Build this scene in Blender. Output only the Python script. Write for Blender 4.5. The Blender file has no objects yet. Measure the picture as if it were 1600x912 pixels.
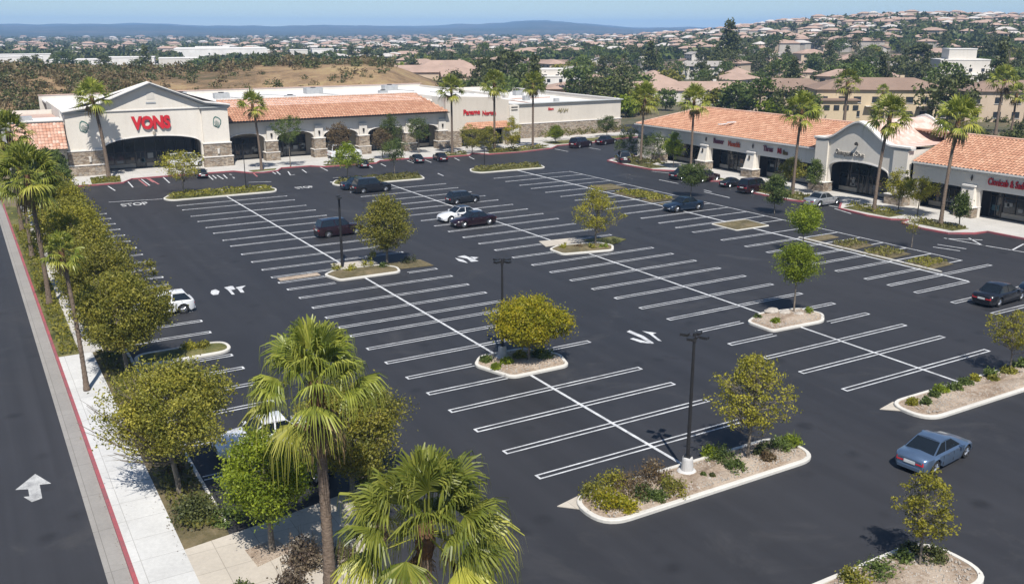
import bpy, math, random
import numpy as np
from mathutils import Vector, Matrix
R = math.radians
SC = bpy.context.scene
COL = SC.collection

# ------------------------------------------------------------------ camera, sky, sun, exposure
CAM_H = 18.42
PITCH, YAW, FPX = 0.276, 0.534, 1450.7
cam_data = bpy.data.cameras.new('camera')
cam = bpy.data.objects.new('camera', cam_data)
COL.objects.link(cam)
cam.location = (0, 0, CAM_H)
cam.rotation_euler = (math.pi / 2 - PITCH, 0, -YAW)
cam_data.lens = 36.0 * FPX / 1600.0
cam_data.clip_start = 0.5
cam_data.clip_end = 30000
SC.camera = cam

SUN_AZ, SUN_EL = R(203), R(56)          # azimuth clockwise from +Y, elevation
world = bpy.data.worlds.new('World'); SC.world = world; world.use_nodes = True
wn = world.node_tree; bg = wn.nodes['Background']
sky = wn.nodes.new('ShaderNodeTexSky'); sky.sky_type = 'NISHITA'; sky.sun_disc = False
sky.sun_elevation = SUN_EL; sky.sun_rotation = SUN_AZ
sky.air_density = 1.0; sky.dust_density = 0.2; sky.ozone_density = 3.2; sky.altitude = 100
_tc = wn.nodes.new('ShaderNodeTexCoord'); _mp = wn.nodes.new('ShaderNodeMapping'); _mp.inputs['Location'].default_value = (0, 0, 0.035)   # clear, blue horizon
wn.links.new(_tc.outputs['Generated'], _mp.inputs[0]); wn.links.new(_mp.outputs[0], sky.inputs[0])
wn.links.new(sky.outputs[0], bg.inputs[0]); bg.inputs[1].default_value = 0.078
sd = bpy.data.lights.new('sun', 'SUN'); sd.energy = 4.5; sd.angle = R(0.53); sd.color = (1.0, 0.955, 0.89)
sun = bpy.data.objects.new('sun', sd); COL.objects.link(sun)
dirv = Vector((math.sin(SUN_AZ) * math.cos(SUN_EL), math.cos(SUN_AZ) * math.cos(SUN_EL), math.sin(SUN_EL)))
sun.rotation_euler = dirv.to_track_quat('Z', 'Y').to_euler()
sun.location = (0, 0, 80)
SC.view_settings.view_transform = 'Standard'; SC.view_settings.look = 'None'
SC.view_settings.gamma = 1.0; SC.view_settings.use_curve_mapping = False
SC.view_settings.exposure = 0.42
SC.render.engine = 'CYCLES'
SC.cycles.max_bounces = 5; SC.cycles.diffuse_bounces = 2; SC.cycles.glossy_bounces = 2
SC.cycles.transparent_max_bounces = 6; SC.cycles.transmission_bounces = 3; SC.cycles.volume_bounces = 0

# ------------------------------------------------------------------ geometry of the view: a photo point to a point on the ground
_f = np.array([math.sin(YAW) * math.cos(PITCH), math.cos(YAW) * math.cos(PITCH), -math.sin(PITCH)])
_r = np.array([math.cos(YAW), -math.sin(YAW), 0.0]); _u = np.cross(_r, _f)
def G(x, y, z=0.0):
    d = _f * FPX + _r * (x - 800) + _u * (456 - y)
    t = (CAM_H - z) / -d[2]
    return (float(d[0] * t), float(d[1] * t), float(z))
def G2(x, y, z=0.0): return G(x, y, z)[:2]

# ------------------------------------------------------------------ materials
def srgb(r, g, b):
    def c(v):
        v /= 255.0
        return v / 12.92 if v <= 0.04045 else ((v + 0.055) / 1.055) ** 2.4
    return (c(r), c(g), c(b), 1)
class NT:
    def __init__(s, name):
        s.m = bpy.data.materials.new(name); s.m.use_nodes = True
        s.t = s.m.node_tree; s.b = s.t.nodes['Principled BSDF']; s.o = s.t.nodes['Material Output']
    def n(s, kind, **kw):
        n = s.t.nodes.new('ShaderNode' + kind)
        for k, v in kw.items():
            if k[0] == 'i' and k[1:].isdigit(): n.inputs[int(k[1:])].default_value = v
            elif k in n.inputs: n.inputs[k].default_value = v
            else: setattr(n, k, v)
        return n
    def l(s, a, b): s.t.links.new(a, b)
    def coord(s, kind='Object'):
        return s.n('TexCoord').outputs[kind]
    def noise(s, scale, detail=4, rough=0.6, vec=None, dist=0):
        n = s.n('TexNoise'); n.inputs['Scale'].default_value = scale; n.inputs['Detail'].default_value = detail
        n.inputs['Roughness'].default_value = rough; n.inputs['Distortion'].default_value = dist
        s.l(vec if vec is not None else s.coord(), n.inputs['Vector']); return n.outputs['Fac']
    def ramp(s, fac, stops, interp='LINEAR'):
        r = s.n('ValToRGB'); r.color_ramp.interpolation = interp
        e = r.color_ramp.elements
        while len(e) < len(stops): e.new(0.5)
        for i, (p, c) in enumerate(stops): e[i].position = p; e[i].color = c if len(c) == 4 else (*c, 1)
        s.l(fac, r.inputs[0]); return r.outputs[0]
    def mix(s, fac, a, b, mode='MIX'):
        m = s.n('Mix'); m.data_type = 'RGBA'; m.blend_type = mode
        for v, i in ((fac, 0), (a, 6), (b, 7)):
            if hasattr(v, 'is_output'): s.l(v, m.inputs[i])
            else: m.inputs[i].default_value = v
        return m.outputs[2]
    def bump(s, h, strength=0.3, dist=0.02):
        b = s.n('Bump'); b.inputs['Strength'].default_value = strength; b.inputs['Distance'].default_value = dist
        s.l(h, b.inputs['Height']); s.l(b.outputs[0], s.b.inputs['Normal'])
    def base(s, c):
        if hasattr(c, 'is_output'): s.l(c, s.b.inputs['Base Color'])
        else: s.b.inputs['Base Color'].default_value = c
    def set(s, rough=0.7, metal=0.0, spec=0.5, coat=0.0):
        s.b.inputs['Roughness'].default_value = rough; s.b.inputs['Metallic'].default_value = metal
        s.b.inputs['Specular IOR Level'].default_value = spec; s.b.inputs['Coat Weight'].default_value = coat
        return s

M = {}
def simple(name, col, rough=0.7, metal=0.0, spec=0.5, coat=0.0, var=0.12, scale=2.0):
    t = NT(name).set(rough, metal, spec, coat)
    c = tuple(col[:3])
    if var:
        f = t.noise(scale, 5, 0.65)
        lo = tuple(x * (1 - var) for x in c); hi = tuple(min(1, x * (1 + var)) for x in c)
        t.base(t.ramp(f, [(0.3, lo), (0.7, hi)]))
    else: t.base((*c, 1))
    M[name] = t.m; return t.m

def ground_mat(name, stops, scales=(0.08, 0.7, 9.0), rough=0.9, bump=0.3, bd=0.03, spec=0.3, coord='Object'):
    t = NT(name).set(rough, 0, spec); co = t.coord(coord)
    a = t.noise(scales[0], 4, 0.6, co); b = t.noise(scales[1], 5, 0.65, co); c = t.noise(scales[2], 3, 0.7, co)
    ab = t.n('Math', operation='MULTIPLY_ADD'); t.l(a, ab.inputs[0]); ab.inputs[1].default_value = 0.45
    b2 = t.n('Math', operation='MULTIPLY'); t.l(b, b2.inputs[0]); b2.inputs[1].default_value = 0.35; t.l(b2.outputs[0], ab.inputs[2])
    abc = t.n('Math', operation='MULTIPLY_ADD'); t.l(c, abc.inputs[0]); abc.inputs[1].default_value = 0.2; t.l(ab.outputs[0], abc.inputs[2])
    t.base(t.ramp(abc.outputs[0], stops)); t.bump(c, bump, bd)
    M[name] = t.m; return t

def asphalt(name, base, streak):
    t = NT(name).set(0.62, 0, 0.32); co = t.coord()
    big = t.noise(0.035, 3, 0.55, co); mid = t.noise(0.35, 5, 0.6, co); fine = t.noise(38, 2, 0.7, co)
    mp = t.n('Mapping'); mp.inputs['Scale'].default_value = streak; t.l(co, mp.inputs[0])
    st = t.noise(1.0, 3, 0.5, mp.outputs[0])
    lo = tuple(x * 0.72 for x in base); hi = tuple(x * 1.35 for x in base)
    c = t.ramp(big, [(0.3, lo), (0.72, hi)])
    c = t.mix(0.5, c, t.ramp(mid, [(0.3, tuple(x * 0.8 for x in base)), (0.75, tuple(x * 1.25 for x in base))]))
    c = t.mix(0.25, c, t.ramp(st, [(0.35, tuple(x * 0.55 for x in base)), (0.7, tuple(x * 1.8 for x in base))]))
    c = t.mix(0.25, c, t.ramp(fine, [(0.35, tuple(x * 0.4 for x in base)), (0.7, tuple(x * 2.0 for x in base))]))
    # oil drips and old patches
    vs = t.noise(0.55, 2, 0.4, co)
    c = t.mix(t.ramp(vs, [(0.70, (0, 0, 0)), (0.78, (0.45, 0.45, 0.45))]), c, (base[0] * 0.45, base[1] * 0.45, base[2] * 0.45, 1))
    # dark drip spots the size of a hand to a plate, and pale dust
    vo = t.n('TexVoronoi'); t.l(co, vo.inputs['Vector']); vo.inputs['Scale'].default_value = 0.42
    msk = t.n('Math', operation='MULTIPLY'); t.l(t.ramp(vo.outputs['Distance'], [(0.10, (1, 1, 1)), (0.24, (0, 0, 0))]), msk.inputs[0]); t.l(t.ramp(mid, [(0.45, (0, 0, 0)), (0.6, (0.6, 0.6, 0.6))]), msk.inputs[1])
    c = t.mix(msk.outputs[0], c, (base[0] * 0.4, base[1] * 0.4, base[2] * 0.4, 1))
    du = t.noise(0.12, 6, 0.75, co, 1.2)
    c = t.mix(t.ramp(du, [(0.56, (0, 0, 0)), (0.74, (0.30,) * 3)]), c, (0.105, 0.10, 0.095, 1))
    t.base(c); t.bump(fine, 0.25, 0.006)
    rr = t.ramp(big, [(0.3, (0.55,) * 3), (0.7, (0.72,) * 3)]); t.l(rr, t.b.inputs['Roughness'])
    M[name] = t.m
asphalt('asphalt', (0.029, 0.0292, 0.0325), (0.9, 0.05, 1))
asphalt('street_asphalt', (0.034, 0.0345, 0.039), (1.6, 0.03, 1))

def paint(name, col, wear=0.35):
    t = NT(name).set(0.6, 0, 0.3); co = t.coord()
    f = t.noise(1.1, 6, 0.75, co); g = t.noise(14, 3, 0.7, co)
    c = t.mix(t.ramp(f, [(0.35, (0, 0, 0)), (0.75, (wear,) * 3)]), (*col, 1), (0.10, 0.10, 0.11, 1))
    c = t.mix(t.ramp(g, [(0.55, (0, 0, 0)), (0.75, (wear,) * 3)]), c, (0.07, 0.07, 0.08, 1))
    t.base(c); M[name] = t.m
paint('white_paint', (0.72, 0.73, 0.735), 0.75)
paint('worn_paint', (0.60, 0.60, 0.58), 0.8)
paint('faded_paint', (0.45, 0.46, 0.48), 0.8)
paint('red_paint', (0.42, 0.09, 0.10), 0.8)
paint('red_line_paint', (0.45, 0.16, 0.16), 0.5)

def concrete(name, col, joint=None):
    t = NT(name).set(0.85, 0, 0.25); co = t.coord()
    a = t.noise(0.35, 5, 0.65, co); b = t.noise(6, 4, 0.7, co)
    c = t.ramp(a, [(0.3, tuple(x * 0.84 for x in col)), (0.7, tuple(min(1, x * 1.1) for x in col))])
    c = t.mix(0.3, c, t.ramp(b, [(0.3, tuple(x * 0.7 for x in col)), (0.7, tuple(min(1, x * 1.15) for x in col))]))
    if joint:
        br = t.n('TexBrick'); br.offset = 0.0; br.inputs['Scale'].default_value = 1.0
        br.inputs['Color1'].default_value = (1, 1, 1, 1); br.inputs['Color2'].default_value = (0.93, 0.93, 0.93, 1); br.inputs['Mortar'].default_value = (0.62, 0.61, 0.60, 1)
        br.inputs['Mortar Size'].default_value = 0.012; br.inputs['Brick Width'].default_value = joint[0]; br.inputs['Row Height'].default_value = joint[1]
        t.l(co, br.inputs['Vector']); c = t.mix(1.0, c, br.outputs['Color'], 'MULTIPLY')
    t.base(c); t.bump(b, 0.2, 0.01); M[name] = t.m
concrete('sidewalk', (0.58, 0.575, 0.555), (1.75, 1.6))
concrete('walk', (0.52, 0.50, 0.465), (2.2, 2.2))
concrete('plaza', (0.50, 0.45, 0.38), (1.5, 1.5))
concrete('gutter', (0.30, 0.285, 0.265), (2.5, 3.2))
concrete('kerb', (0.60, 0.575, 0.52))
concrete('lamp_base', (0.55, 0.54, 0.52))

ground_mat('mulch', [(0.36, (0.18, 0.125, 0.085)), (0.46, (0.36, 0.27, 0.195)), (0.58, (0.56, 0.46, 0.36))], (0.6, 7, 26), bump=1.0, bd=0.07)
ground_mat('bed_soil', [(0.30, (0.05, 0.045, 0.02)), (0.48, (0.12, 0.10, 0.05)), (0.68, (0.26, 0.20, 0.12))], (0.5, 3, 14), bump=0.8, bd=0.05)
ground_mat('grass_strip', [(0.38, (0.045, 0.05, 0.015)), (0.48, (0.10, 0.105, 0.03)), (0.6, (0.20, 0.175, 0.07))], (0.4, 3, 14), bump=0.8, bd=0.06)
ground_mat('terrain', [(0.33, (0.045, 0.055, 0.03)), (0.47, (0.10, 0.095, 0.055)), (0.60, (0.22, 0.165, 0.11)), (0.72, (0.32, 0.25, 0.17))], (0.011, 0.07, 0.5), bump=0.6, bd=0.5)
ground_mat('dry_hill', [(0.38, (0.085, 0.075, 0.03)), (0.45, (0.19, 0.125, 0.065)), (0.52, (0.31, 0.205, 0.11)), (0.62, (0.42, 0.32, 0.15))], (0.03, 0.16, 1.1), bump=1.0, bd=0.7)
ground_mat('mountain', [(0.38, (0.02, 0.035, 0.02)), (0.52, (0.045, 0.05, 0.03)), (0.64, (0.14, 0.10, 0.07))], (0.0015, 0.008, 0.03), bump=0.3, bd=4)

def stucco(name, col, v=0.10):
    t = NT(name).set(0.9, 0, 0.2); co = t.coord()
    a = t.noise(0.22, 5, 0.6, co); b = t.noise(3.5, 5, 0.7, co)
    mp = t.n('Mapping'); mp.inputs['Scale'].default_value = (1.6, 1.6, 0.16); t.l(co, mp.inputs[0]); d = t.noise(1.0, 4, 0.6, mp.outputs[0])
    c = t.ramp(a, [(0.3, tuple(x * (1 - v) for x in col)), (0.7, tuple(min(1, x * (1 + v * .7)) for x in col))])
    c = t.mix(0.3, c, t.ramp(b, [(0.3, tuple(x * 0.86 for x in col)), (0.7, tuple(min(1, x * 1.06) for x in col))]))
    c = t.mix(t.ramp(d, [(0.5, (0, 0, 0)), (0.8, (0.30,) * 3)]), c, (col[0] * 0.72, col[1] * 0.68, col[2] * 0.60, 1))
    t.base(c); t.bump(b, 0.15, 0.02); M[name] = t.m
stucco('stucco_cream', (0.71, 0.66, 0.585))
stucco('stucco_warm', (0.60, 0.545, 0.47))
stucco('stucco_grey', (0.64, 0.60, 0.54))
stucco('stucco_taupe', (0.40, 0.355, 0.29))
stucco('trim_white', (0.73, 0.70, 0.66), 0.06)
stucco('cornice', (0.50, 0.51, 0.50), 0.08)
stucco('white_roof', (0.74, 0.71, 0.67), 0.18)
stucco('pink_roof', (0.50, 0.36, 0.30), 0.2)
stucco('yellow_wall', (0.58, 0.47, 0.32))
stucco('beige_wall', (0.55, 0.44, 0.33))
stucco('pale_wall', (0.62, 0.58, 0.52))
stucco('brown_roof', (0.27, 0.19, 0.145), 0.25)
stucco('rose_roof', (0.40, 0.285, 0.225), 0.22)

def stone(name):
    t = NT(name).set(0.9, 0, 0.2); co = t.coord()
    mp = t.n('Mapping'); mp.inputs['Scale'].default_value = (2.4, 2.4, 5.5); t.l(co, mp.inputs[0])
    v = t.n('TexVoronoi'); t.l(mp.outputs[0], v.inputs['Vector']); v.inputs['Scale'].default_value = 1.0
    e = t.n('TexVoronoi'); e.feature = 'DISTANCE_TO_EDGE'; t.l(mp.outputs[0], e.inputs['Vector']); e.inputs['Scale'].default_value = 1.0
    sep = t.n('SeparateColor'); t.l(v.outputs['Color'], sep.inputs[0])
    c = t.ramp(sep.outputs[0], [(0.0, (0.17, 0.13, 0.095)), (0.35, (0.31, 0.245, 0.18)), (0.7, (0.40, 0.335, 0.26)), (1.0, (0.26, 0.235, 0.205))])
    c = t.mix(t.ramp(e.outputs['Distance'], [(0.0, (0.75,) * 3), (0.10, (0, 0, 0))]), c, (0.12, 0.10, 0.085, 1))
    t.base(c); t.bump(e.outputs['Distance'], 0.6, 0.05); M[name] = t.m
stone('stone_veneer')

def tiles(name, c0, c1, c2):
    t = NT(name).set(0.85, 0, 0.25); g = t.n('NewGeometry')
    c = t.ramp(g.outputs['Random Per Island'], [(0.0, c0), (0.55, c1), (1.0, c2)])
    f = t.noise(0.5, 5, 0.7); c = t.mix(0.35, c, t.ramp(f, [(0.35, c0), (0.7, c2)]))
    t.base(c); M[name] = t.m
tiles('clay_tile', (0.38, 0.185, 0.115), (0.485, 0.255, 0.16), (0.58, 0.345, 0.23))
tiles('faded_tile', (0.46, 0.22, 0.14), (0.60, 0.36, 0.26), (0.72, 0.55, 0.45))
tiles('pink_tile', (0.50, 0.32, 0.25), (0.62, 0.45, 0.38), (0.70, 0.58, 0.52))

simple('store_glass', (0.018, 0.022, 0.026), 0.08, 0, 0.6, var=0.35, scale=0.8)
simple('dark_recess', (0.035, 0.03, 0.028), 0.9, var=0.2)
simple('bronze', (0.045, 0.04, 0.036), 0.5, 0.4)
simple('bronze_light', (0.12, 0.11, 0.10), 0.45, 0.4)
simple('sign_red', (0.55, 0.022, 0.03), 0.45, var=0.06)
simple('reflection_pale', (0.20, 0.21, 0.21), 0.3)  # flat tones for the reflections and pale patches painted on shop glass
simple('reflection_teal', (0.05, 0.11, 0.13), 0.3)
simple('reflection_warm', (0.16, 0.10, 0.06), 0.3)
simple('sign_side', (0.16, 0.03, 0.04), 0.6)
simple('sign_plum', (0.15, 0.05, 0.09), 0.5)
simple('sign_orange', (0.60, 0.12, 0.05), 0.5)
simple('sign_black', (0.03, 0.03, 0.035), 0.5)
simple('sign_olive', (0.16, 0.13, 0.04), 0.5)
simple('emblem_green', (0.06, 0.15, 0.13), 0.6)
simple('pole_dark', (0.030, 0.029, 0.030), 0.5, 0.3, var=0.25, scale=1.5)
simple('lamp_lens', (0.25, 0.25, 0.24), 0.3)
simple('tyre', (0.018, 0.018, 0.018), 0.85)
simple('rim', (0.42, 0.43, 0.45), 0.3, 0.8)
simple('car_glass', (0.010, 0.014, 0.018), 0.05, 0, 0.7, var=0.0)
simple('taillight', (0.42, 0.015, 0.02), 0.25, 0, 0.6, coat=0.5, var=0)
simple('headlight', (0.62, 0.64, 0.66), 0.15, 0.2, 0.6, coat=0.5, var=0)
simple('plate', (0.62, 0.63, 0.62), 0.5)
simple('chrome', (0.6, 0.6, 0.62), 0.2, 0.9, var=0)
simple('black_plastic', (0.02, 0.02, 0.022), 0.6)
simple('rock', (0.40, 0.36, 0.31), 0.9, var=0.3, scale=3)
simple('metal_unit', (0.42, 0.43, 0.43), 0.5, 0.3)
simple('white_enamel', (0.72, 0.72, 0.72), 0.5)
simple('window_dark', (0.03, 0.035, 0.04), 0.15, var=0.3)
simple('garage_door', (0.45, 0.40, 0.34), 0.7)
def carpaint(name, col, metal=0.55, rough=0.32):
    t = NT(name).set(rough, metal, 0.5, 0.8); t.b.inputs['Coat Roughness'].default_value = 0.06
    f = t.noise(1.2, 4, 0.6); t.base(t.ramp(f, [(0.3, tuple(x * 0.9 for x in col)), (0.7, tuple(x * 1.06 for x in col))])); M[name] = t.m
carpaint('paint_blue_silver', (0.16, 0.235, 0.35), 0.65, 0.28)
carpaint('paint_black', (0.014, 0.015, 0.019), 0.3)
carpaint('paint_maroon', (0.020, 0.005, 0.008), 0.3)
carpaint('paint_navy', (0.016, 0.032, 0.06), 0.4)
carpaint('paint_white', (0.74, 0.75, 0.76), 0.0, 0.4)
carpaint('paint_silver', (0.42, 0.44, 0.46))
carpaint('paint_grey', (0.022, 0.026, 0.032), 0.3)
carpaint('paint_red', (0.40, 0.02, 0.025), 0.2)

def leafmat(name, c0, c1, c2, trans=0.25, rough=0.55):
    t = NT(name).set(rough, 0, 0.35); g = t.n('NewGeometry')
    c = t.ramp(g.outputs['Random Per Island'], [(0.0, c0), (0.5, c1), (1.0, c2)])
    f = t.noise(0.9, 3, 0.6); c = t.mix(0.45, c, t.ramp(f, [(0.32, c0), (0.68, c2)]))
    oi = t.n('ObjectInfo'); hs = t.n('HueSaturation'); t.l(c, hs.inputs['Color'])
    vr = t.n('MapRange'); vr.inputs['To Min'].default_value = 0.8; vr.inputs['To Max'].default_value = 1.2
    t.l(oi.outputs['Random'], vr.inputs[0]); t.l(vr.outputs[0], hs.inputs['Value'])
    c = hs.outputs[0]; t.base(c)
    tr = t.n('BsdfTranslucent'); t.l(c, tr.inputs[0]); mx = t.n('MixShader'); mx.inputs[0].default_value = trans
    t.l(t.b.outputs[0], mx.inputs[1]); t.l(tr.outputs[0], mx.inputs[2]); t.l(mx.outputs[0], t.o.inputs[0])
    M[name] = t.m
leafmat('leaf_ochre', (0.12, 0.13, 0.018), (0.29, 0.28, 0.03), (0.50, 0.44, 0.05), 0.36)
leafmat('leaf_olive', (0.07, 0.09, 0.016), (0.20, 0.21, 0.03), (0.44, 0.38, 0.06), 0.36)
leafmat('leaf_yellow', (0.11, 0.14, 0.010), (0.29, 0.31, 0.016), (0.50, 0.38, 0.02), 0.36)
leafmat('leaf_bright', (0.065, 0.11, 0.010), (0.19, 0.26, 0.018), (0.36, 0.41, 0.03), 0.36)
leafmat('leaf_green', (0.03, 0.055, 0.014), (0.085, 0.13, 0.026), (0.18, 0.22, 0.05), 0.28)
leafmat('leaf_dark', (0.028, 0.038, 0.013), (0.07, 0.085, 0.024), (0.15, 0.16, 0.045), 0.18)
leafmat('leaf_brown', (0.06, 0.038, 0.02), (0.13, 0.08, 0.04), (0.20, 0.15, 0.07), 0.15)
leafmat('leaf_plum', (0.05, 0.03, 0.028), (0.12, 0.085, 0.06), (0.22, 0.18, 0.11), 0.15)
leafmat('palm_green', (0.06, 0.10, 0.014), (0.175, 0.225, 0.03), (0.46, 0.46, 0.09), 0.34, 0.36)
leafmat('palm_yellow', (0.16, 0.17, 0.02), (0.34, 0.34, 0.05), (0.50, 0.48, 0.10), 0.3, 0.4)
leafmat('palm_dry', (0.10, 0.065, 0.03), (0.22, 0.15, 0.07), (0.33, 0.24, 0.11), 0.1)
leafmat('scrub', (0.06, 0.05, 0.02), (0.14, 0.11, 0.045), (0.25, 0.18, 0.09), 0.15)
leafmat('ground_cover', (0.05, 0.055, 0.012), (0.13, 0.135, 0.025), (0.23, 0.20, 0.05), 0.2)
def bark(name, c0, c1, ring):
    t = NT(name).set(0.9, 0, 0.2); co = t.coord()
    mp = t.n('Mapping'); mp.inputs['Scale'].default_value = ring; t.l(co, mp.inputs[0])
    f = t.noise(1, 5, 0.7, mp.outputs[0]); t.base(t.ramp(f, [(0.3, c0), (0.7, c1)])); t.bump(f, 0.8, 0.04); M[name] = t.m
bark('bark', (0.10, 0.08, 0.06), (0.30, 0.26, 0.21), (9, 9, 3))
bark('palm_bark', (0.07, 0.05, 0.035), (0.27, 0.205, 0.155), (7, 7, 16))
bark('palm_boots', (0.06, 0.035, 0.02), (0.22, 0.12, 0.06), (8, 8, 9))

# ------------------------------------------------------------------ mesh helpers
class MB:
    def __init__(s): s.v = []; s.f = []
    def add(s, vs, fs):
        o = len(s.v); s.v.extend(tuple(map(float, p)) for p in vs); s.f.extend(tuple(i + o for i in f) for f in fs); return s
    def box(s, c, size, rot=0.0, taper=1.0):
        x, y, z = (k / 2 for k in size); cs, sn = math.cos(rot), math.sin(rot); vs = []
        for dz, k in ((-z, 1), (z, taper)):
            for dx, dy in ((-x, -y), (x, -y), (x, y), (-x, y)):
                vs.append((c[0] + (dx * cs - dy * sn) * k, c[1] + (dx * sn + dy * cs) * k, c[2] + dz))
        return s.add(vs, [(3, 2, 1, 0), (4, 5, 6, 7), (0, 1, 5, 4), (1, 2, 6, 5), (2, 3, 7, 6), (3, 0, 4, 7)])
    def bb(s, x0, x1, y0, y1, z0, z1): return s.box(((x0 + x1) / 2, (y0 + y1) / 2, (z0 + z1) / 2), (abs(x1 - x0), abs(y1 - y0), abs(z1 - z0)))
    def prism(s, pts, z0, z1):
        "polygon in x,y, counter-clockwise, extruded z0..z1"
        n = len(pts); vs = [(p[0], p[1], z0) for p in pts] + [(p[0], p[1], z1) for p in pts]
        fs = [tuple(range(n - 1, -1, -1)), tuple(range(n, 2 * n))] + [(i, (i + 1) % n, n + (i + 1) % n, n + i) for i in range(n)]
        return s.add(vs, fs)
    def slab(s, pts, axis, a, b):
        "outline (h,z) extruded along 'y' (h=x) or 'x' (h=y) from a to b"
        n = len(pts)
        if axis == 'y': vs = [(h, a, z) for h, z in pts] + [(h, b, z) for h, z in pts]
        else: vs = [(a, h, z) for h, z in pts] + [(b, h, z) for h, z in pts]
        fs = [tuple(range(n)), tuple(range(2 * n - 1, n - 1, -1))] + [(i, n + i, n + (i + 1) % n, (i + 1) % n) for i in range(n)]
        return s.add(vs, fs)
    def tube(s, pts, rad, n=6, cap=True):
        pts = [Vector(p) for p in pts]; k = len(pts); o = len(s.v)
        if not hasattr(rad, '__len__'): rad = [rad] * k
        up = Vector((0, 0, 1))
        for i, p in enumerate(pts):
            d = (pts[min(i + 1, k - 1)] - pts[max(i - 1, 0)]).normalized()
            a = d.cross(Vector((1, 0, 0)) if abs(d.x) < 0.8 else up).normalized(); b = d.cross(a)
            for j in range(n):
                t = 2 * math.pi * j / n; q = p + (a * math.cos(t) + b * math.sin(t)) * rad[i]; s.v.append(tuple(q))
        for i in range(k - 1):
            for j in range(n):
                s.f.append((o + i * n + j, o + i * n + (j + 1) % n, o + (i + 1) * n + (j + 1) % n, o + (i + 1) * n + j))
        if cap: s.f.append(tuple(o + j for j in range(n - 1, -1, -1))); s.f.append(tuple(o + (k - 1) * n + j for j in range(n)))
        return s
    def quads(s, arr):
        "numpy array (N,4,3) of loose quads"
        o = len(s.v); a = np.asarray(arr, float).reshape(-1, 3); s.v.extend(map(tuple, a.tolist()))
        s.f.extend((o + 4 * i, o + 4 * i + 1, o + 4 * i + 2, o + 4 * i + 3) for i in range(len(a) // 4)); return s
    def mesh(s, name):
        me = bpy.data.meshes.new(name); me.from_pydata(s.v, [], s.f); me.update(); return me
    def build(s, name, mat, parent=None, smooth=False, loc=None):
        me = s.mesh(name)
        me.materials.append(M[mat] if isinstance(mat, str) else mat)
        if smooth: me.polygons.foreach_set('use_smooth', [True] * len(me.polygons))
        o = bpy.data.objects.new(name, me); COL.objects.link(o)
        if parent is not None: o.parent = parent
        if loc is not None: o.location = loc
        return o
def thing(name, label, cat, loc=(0, 0, 0), rz=0.0, group=None, kind=None):
    o = bpy.data.objects.new(name, None); COL.objects.link(o); o.empty_display_size = 0.3
    o.location = loc; o.rotation_euler = (0, 0, rz); o['label'] = label; o['category'] = cat
    if group: o['group'] = group
    if kind: o['kind'] = kind
    return o
def tag(o, label, cat, group=None, kind=None):
    o['label'] = label; o['category'] = cat
    if group: o['group'] = group
    if kind: o['kind'] = kind
    return o
def struct(name, mb, mat, label=None):
    o = mb.build(name, mat); o['kind'] = 'structure'; o['category'] = name.split('_')[-1]
    o['label'] = label or name.replace('_', ' ') + ' of the parking lot scene'
    return o
def kids(o): return KID.get(o.name, [])
def clone(root, loc, rz=0.0, sc=1.0, label=None, group=None, drop_parts=False, parts=None):
    r = root.copy(); COL.objects.link(r); r.location = loc; r.rotation_euler = (0, 0, rz)
    r.scale = (sc, sc, sc) if not hasattr(sc, '__len__') else sc
    if label: r['label'] = label
    if group: r['group'] = group
    for ch in (parts if parts is not None else list(root.children)):
        c = ch.copy(); COL.objects.link(c); c.parent = r
        for g in ch.children:
            d = g.copy(); COL.objects.link(d); d.parent = c
    return r
def ccw(p):
    a = sum(p[i][0] * p[(i + 1) % len(p)][1] - p[(i + 1) % len(p)][0] * p[i][1] for i in range(len(p)))
    return list(p) if a > 0 else list(p)[::-1]
def roundpoly(pts, rad, n=6):
    pts = ccw(pts); out = []
    for i, p in enumerate(pts):
        p = Vector(p[:2]); a = Vector(pts[i - 1][:2]) - p; b = Vector(pts[(i + 1) % len(pts)][:2]) - p
        r = rad[i] if hasattr(rad, '__len__') else rad
        t = min(r, a.length * 0.48, b.length * 0.48)
        a = p + a.normalized() * t; b = p + b.normalized() * t
        for k in range(n + 1):
            u = k / n; q = a * (1 - u) ** 2 + p * 2 * u * (1 - u) + b * u * u; out.append((q.x, q.y))
    return out
def inset(pts, d):
    n = len(pts); out = []
    for i in range(n):
        p = Vector(pts[i]); a = Vector(pts[i - 1]); b = Vector(pts[(i + 1) % n])
        e1 = (p - a); e2 = (b - p)
        if e1.length < 1e-6: e1 = e2
        if e2.length < 1e-6: e2 = e1
        e1.normalize(); e2.normalize(); nn = Vector((-(e1.y + e2.y), e1.x + e2.x))
        if nn.length < 1e-6: nn = Vector((-e1.y, e1.x))
        nn.normalize(); k = max(0.5, nn.dot(Vector((-e1.y, e1.x)))); q = p + nn * d / k; out.append((q.x, q.y))
    return out
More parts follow.
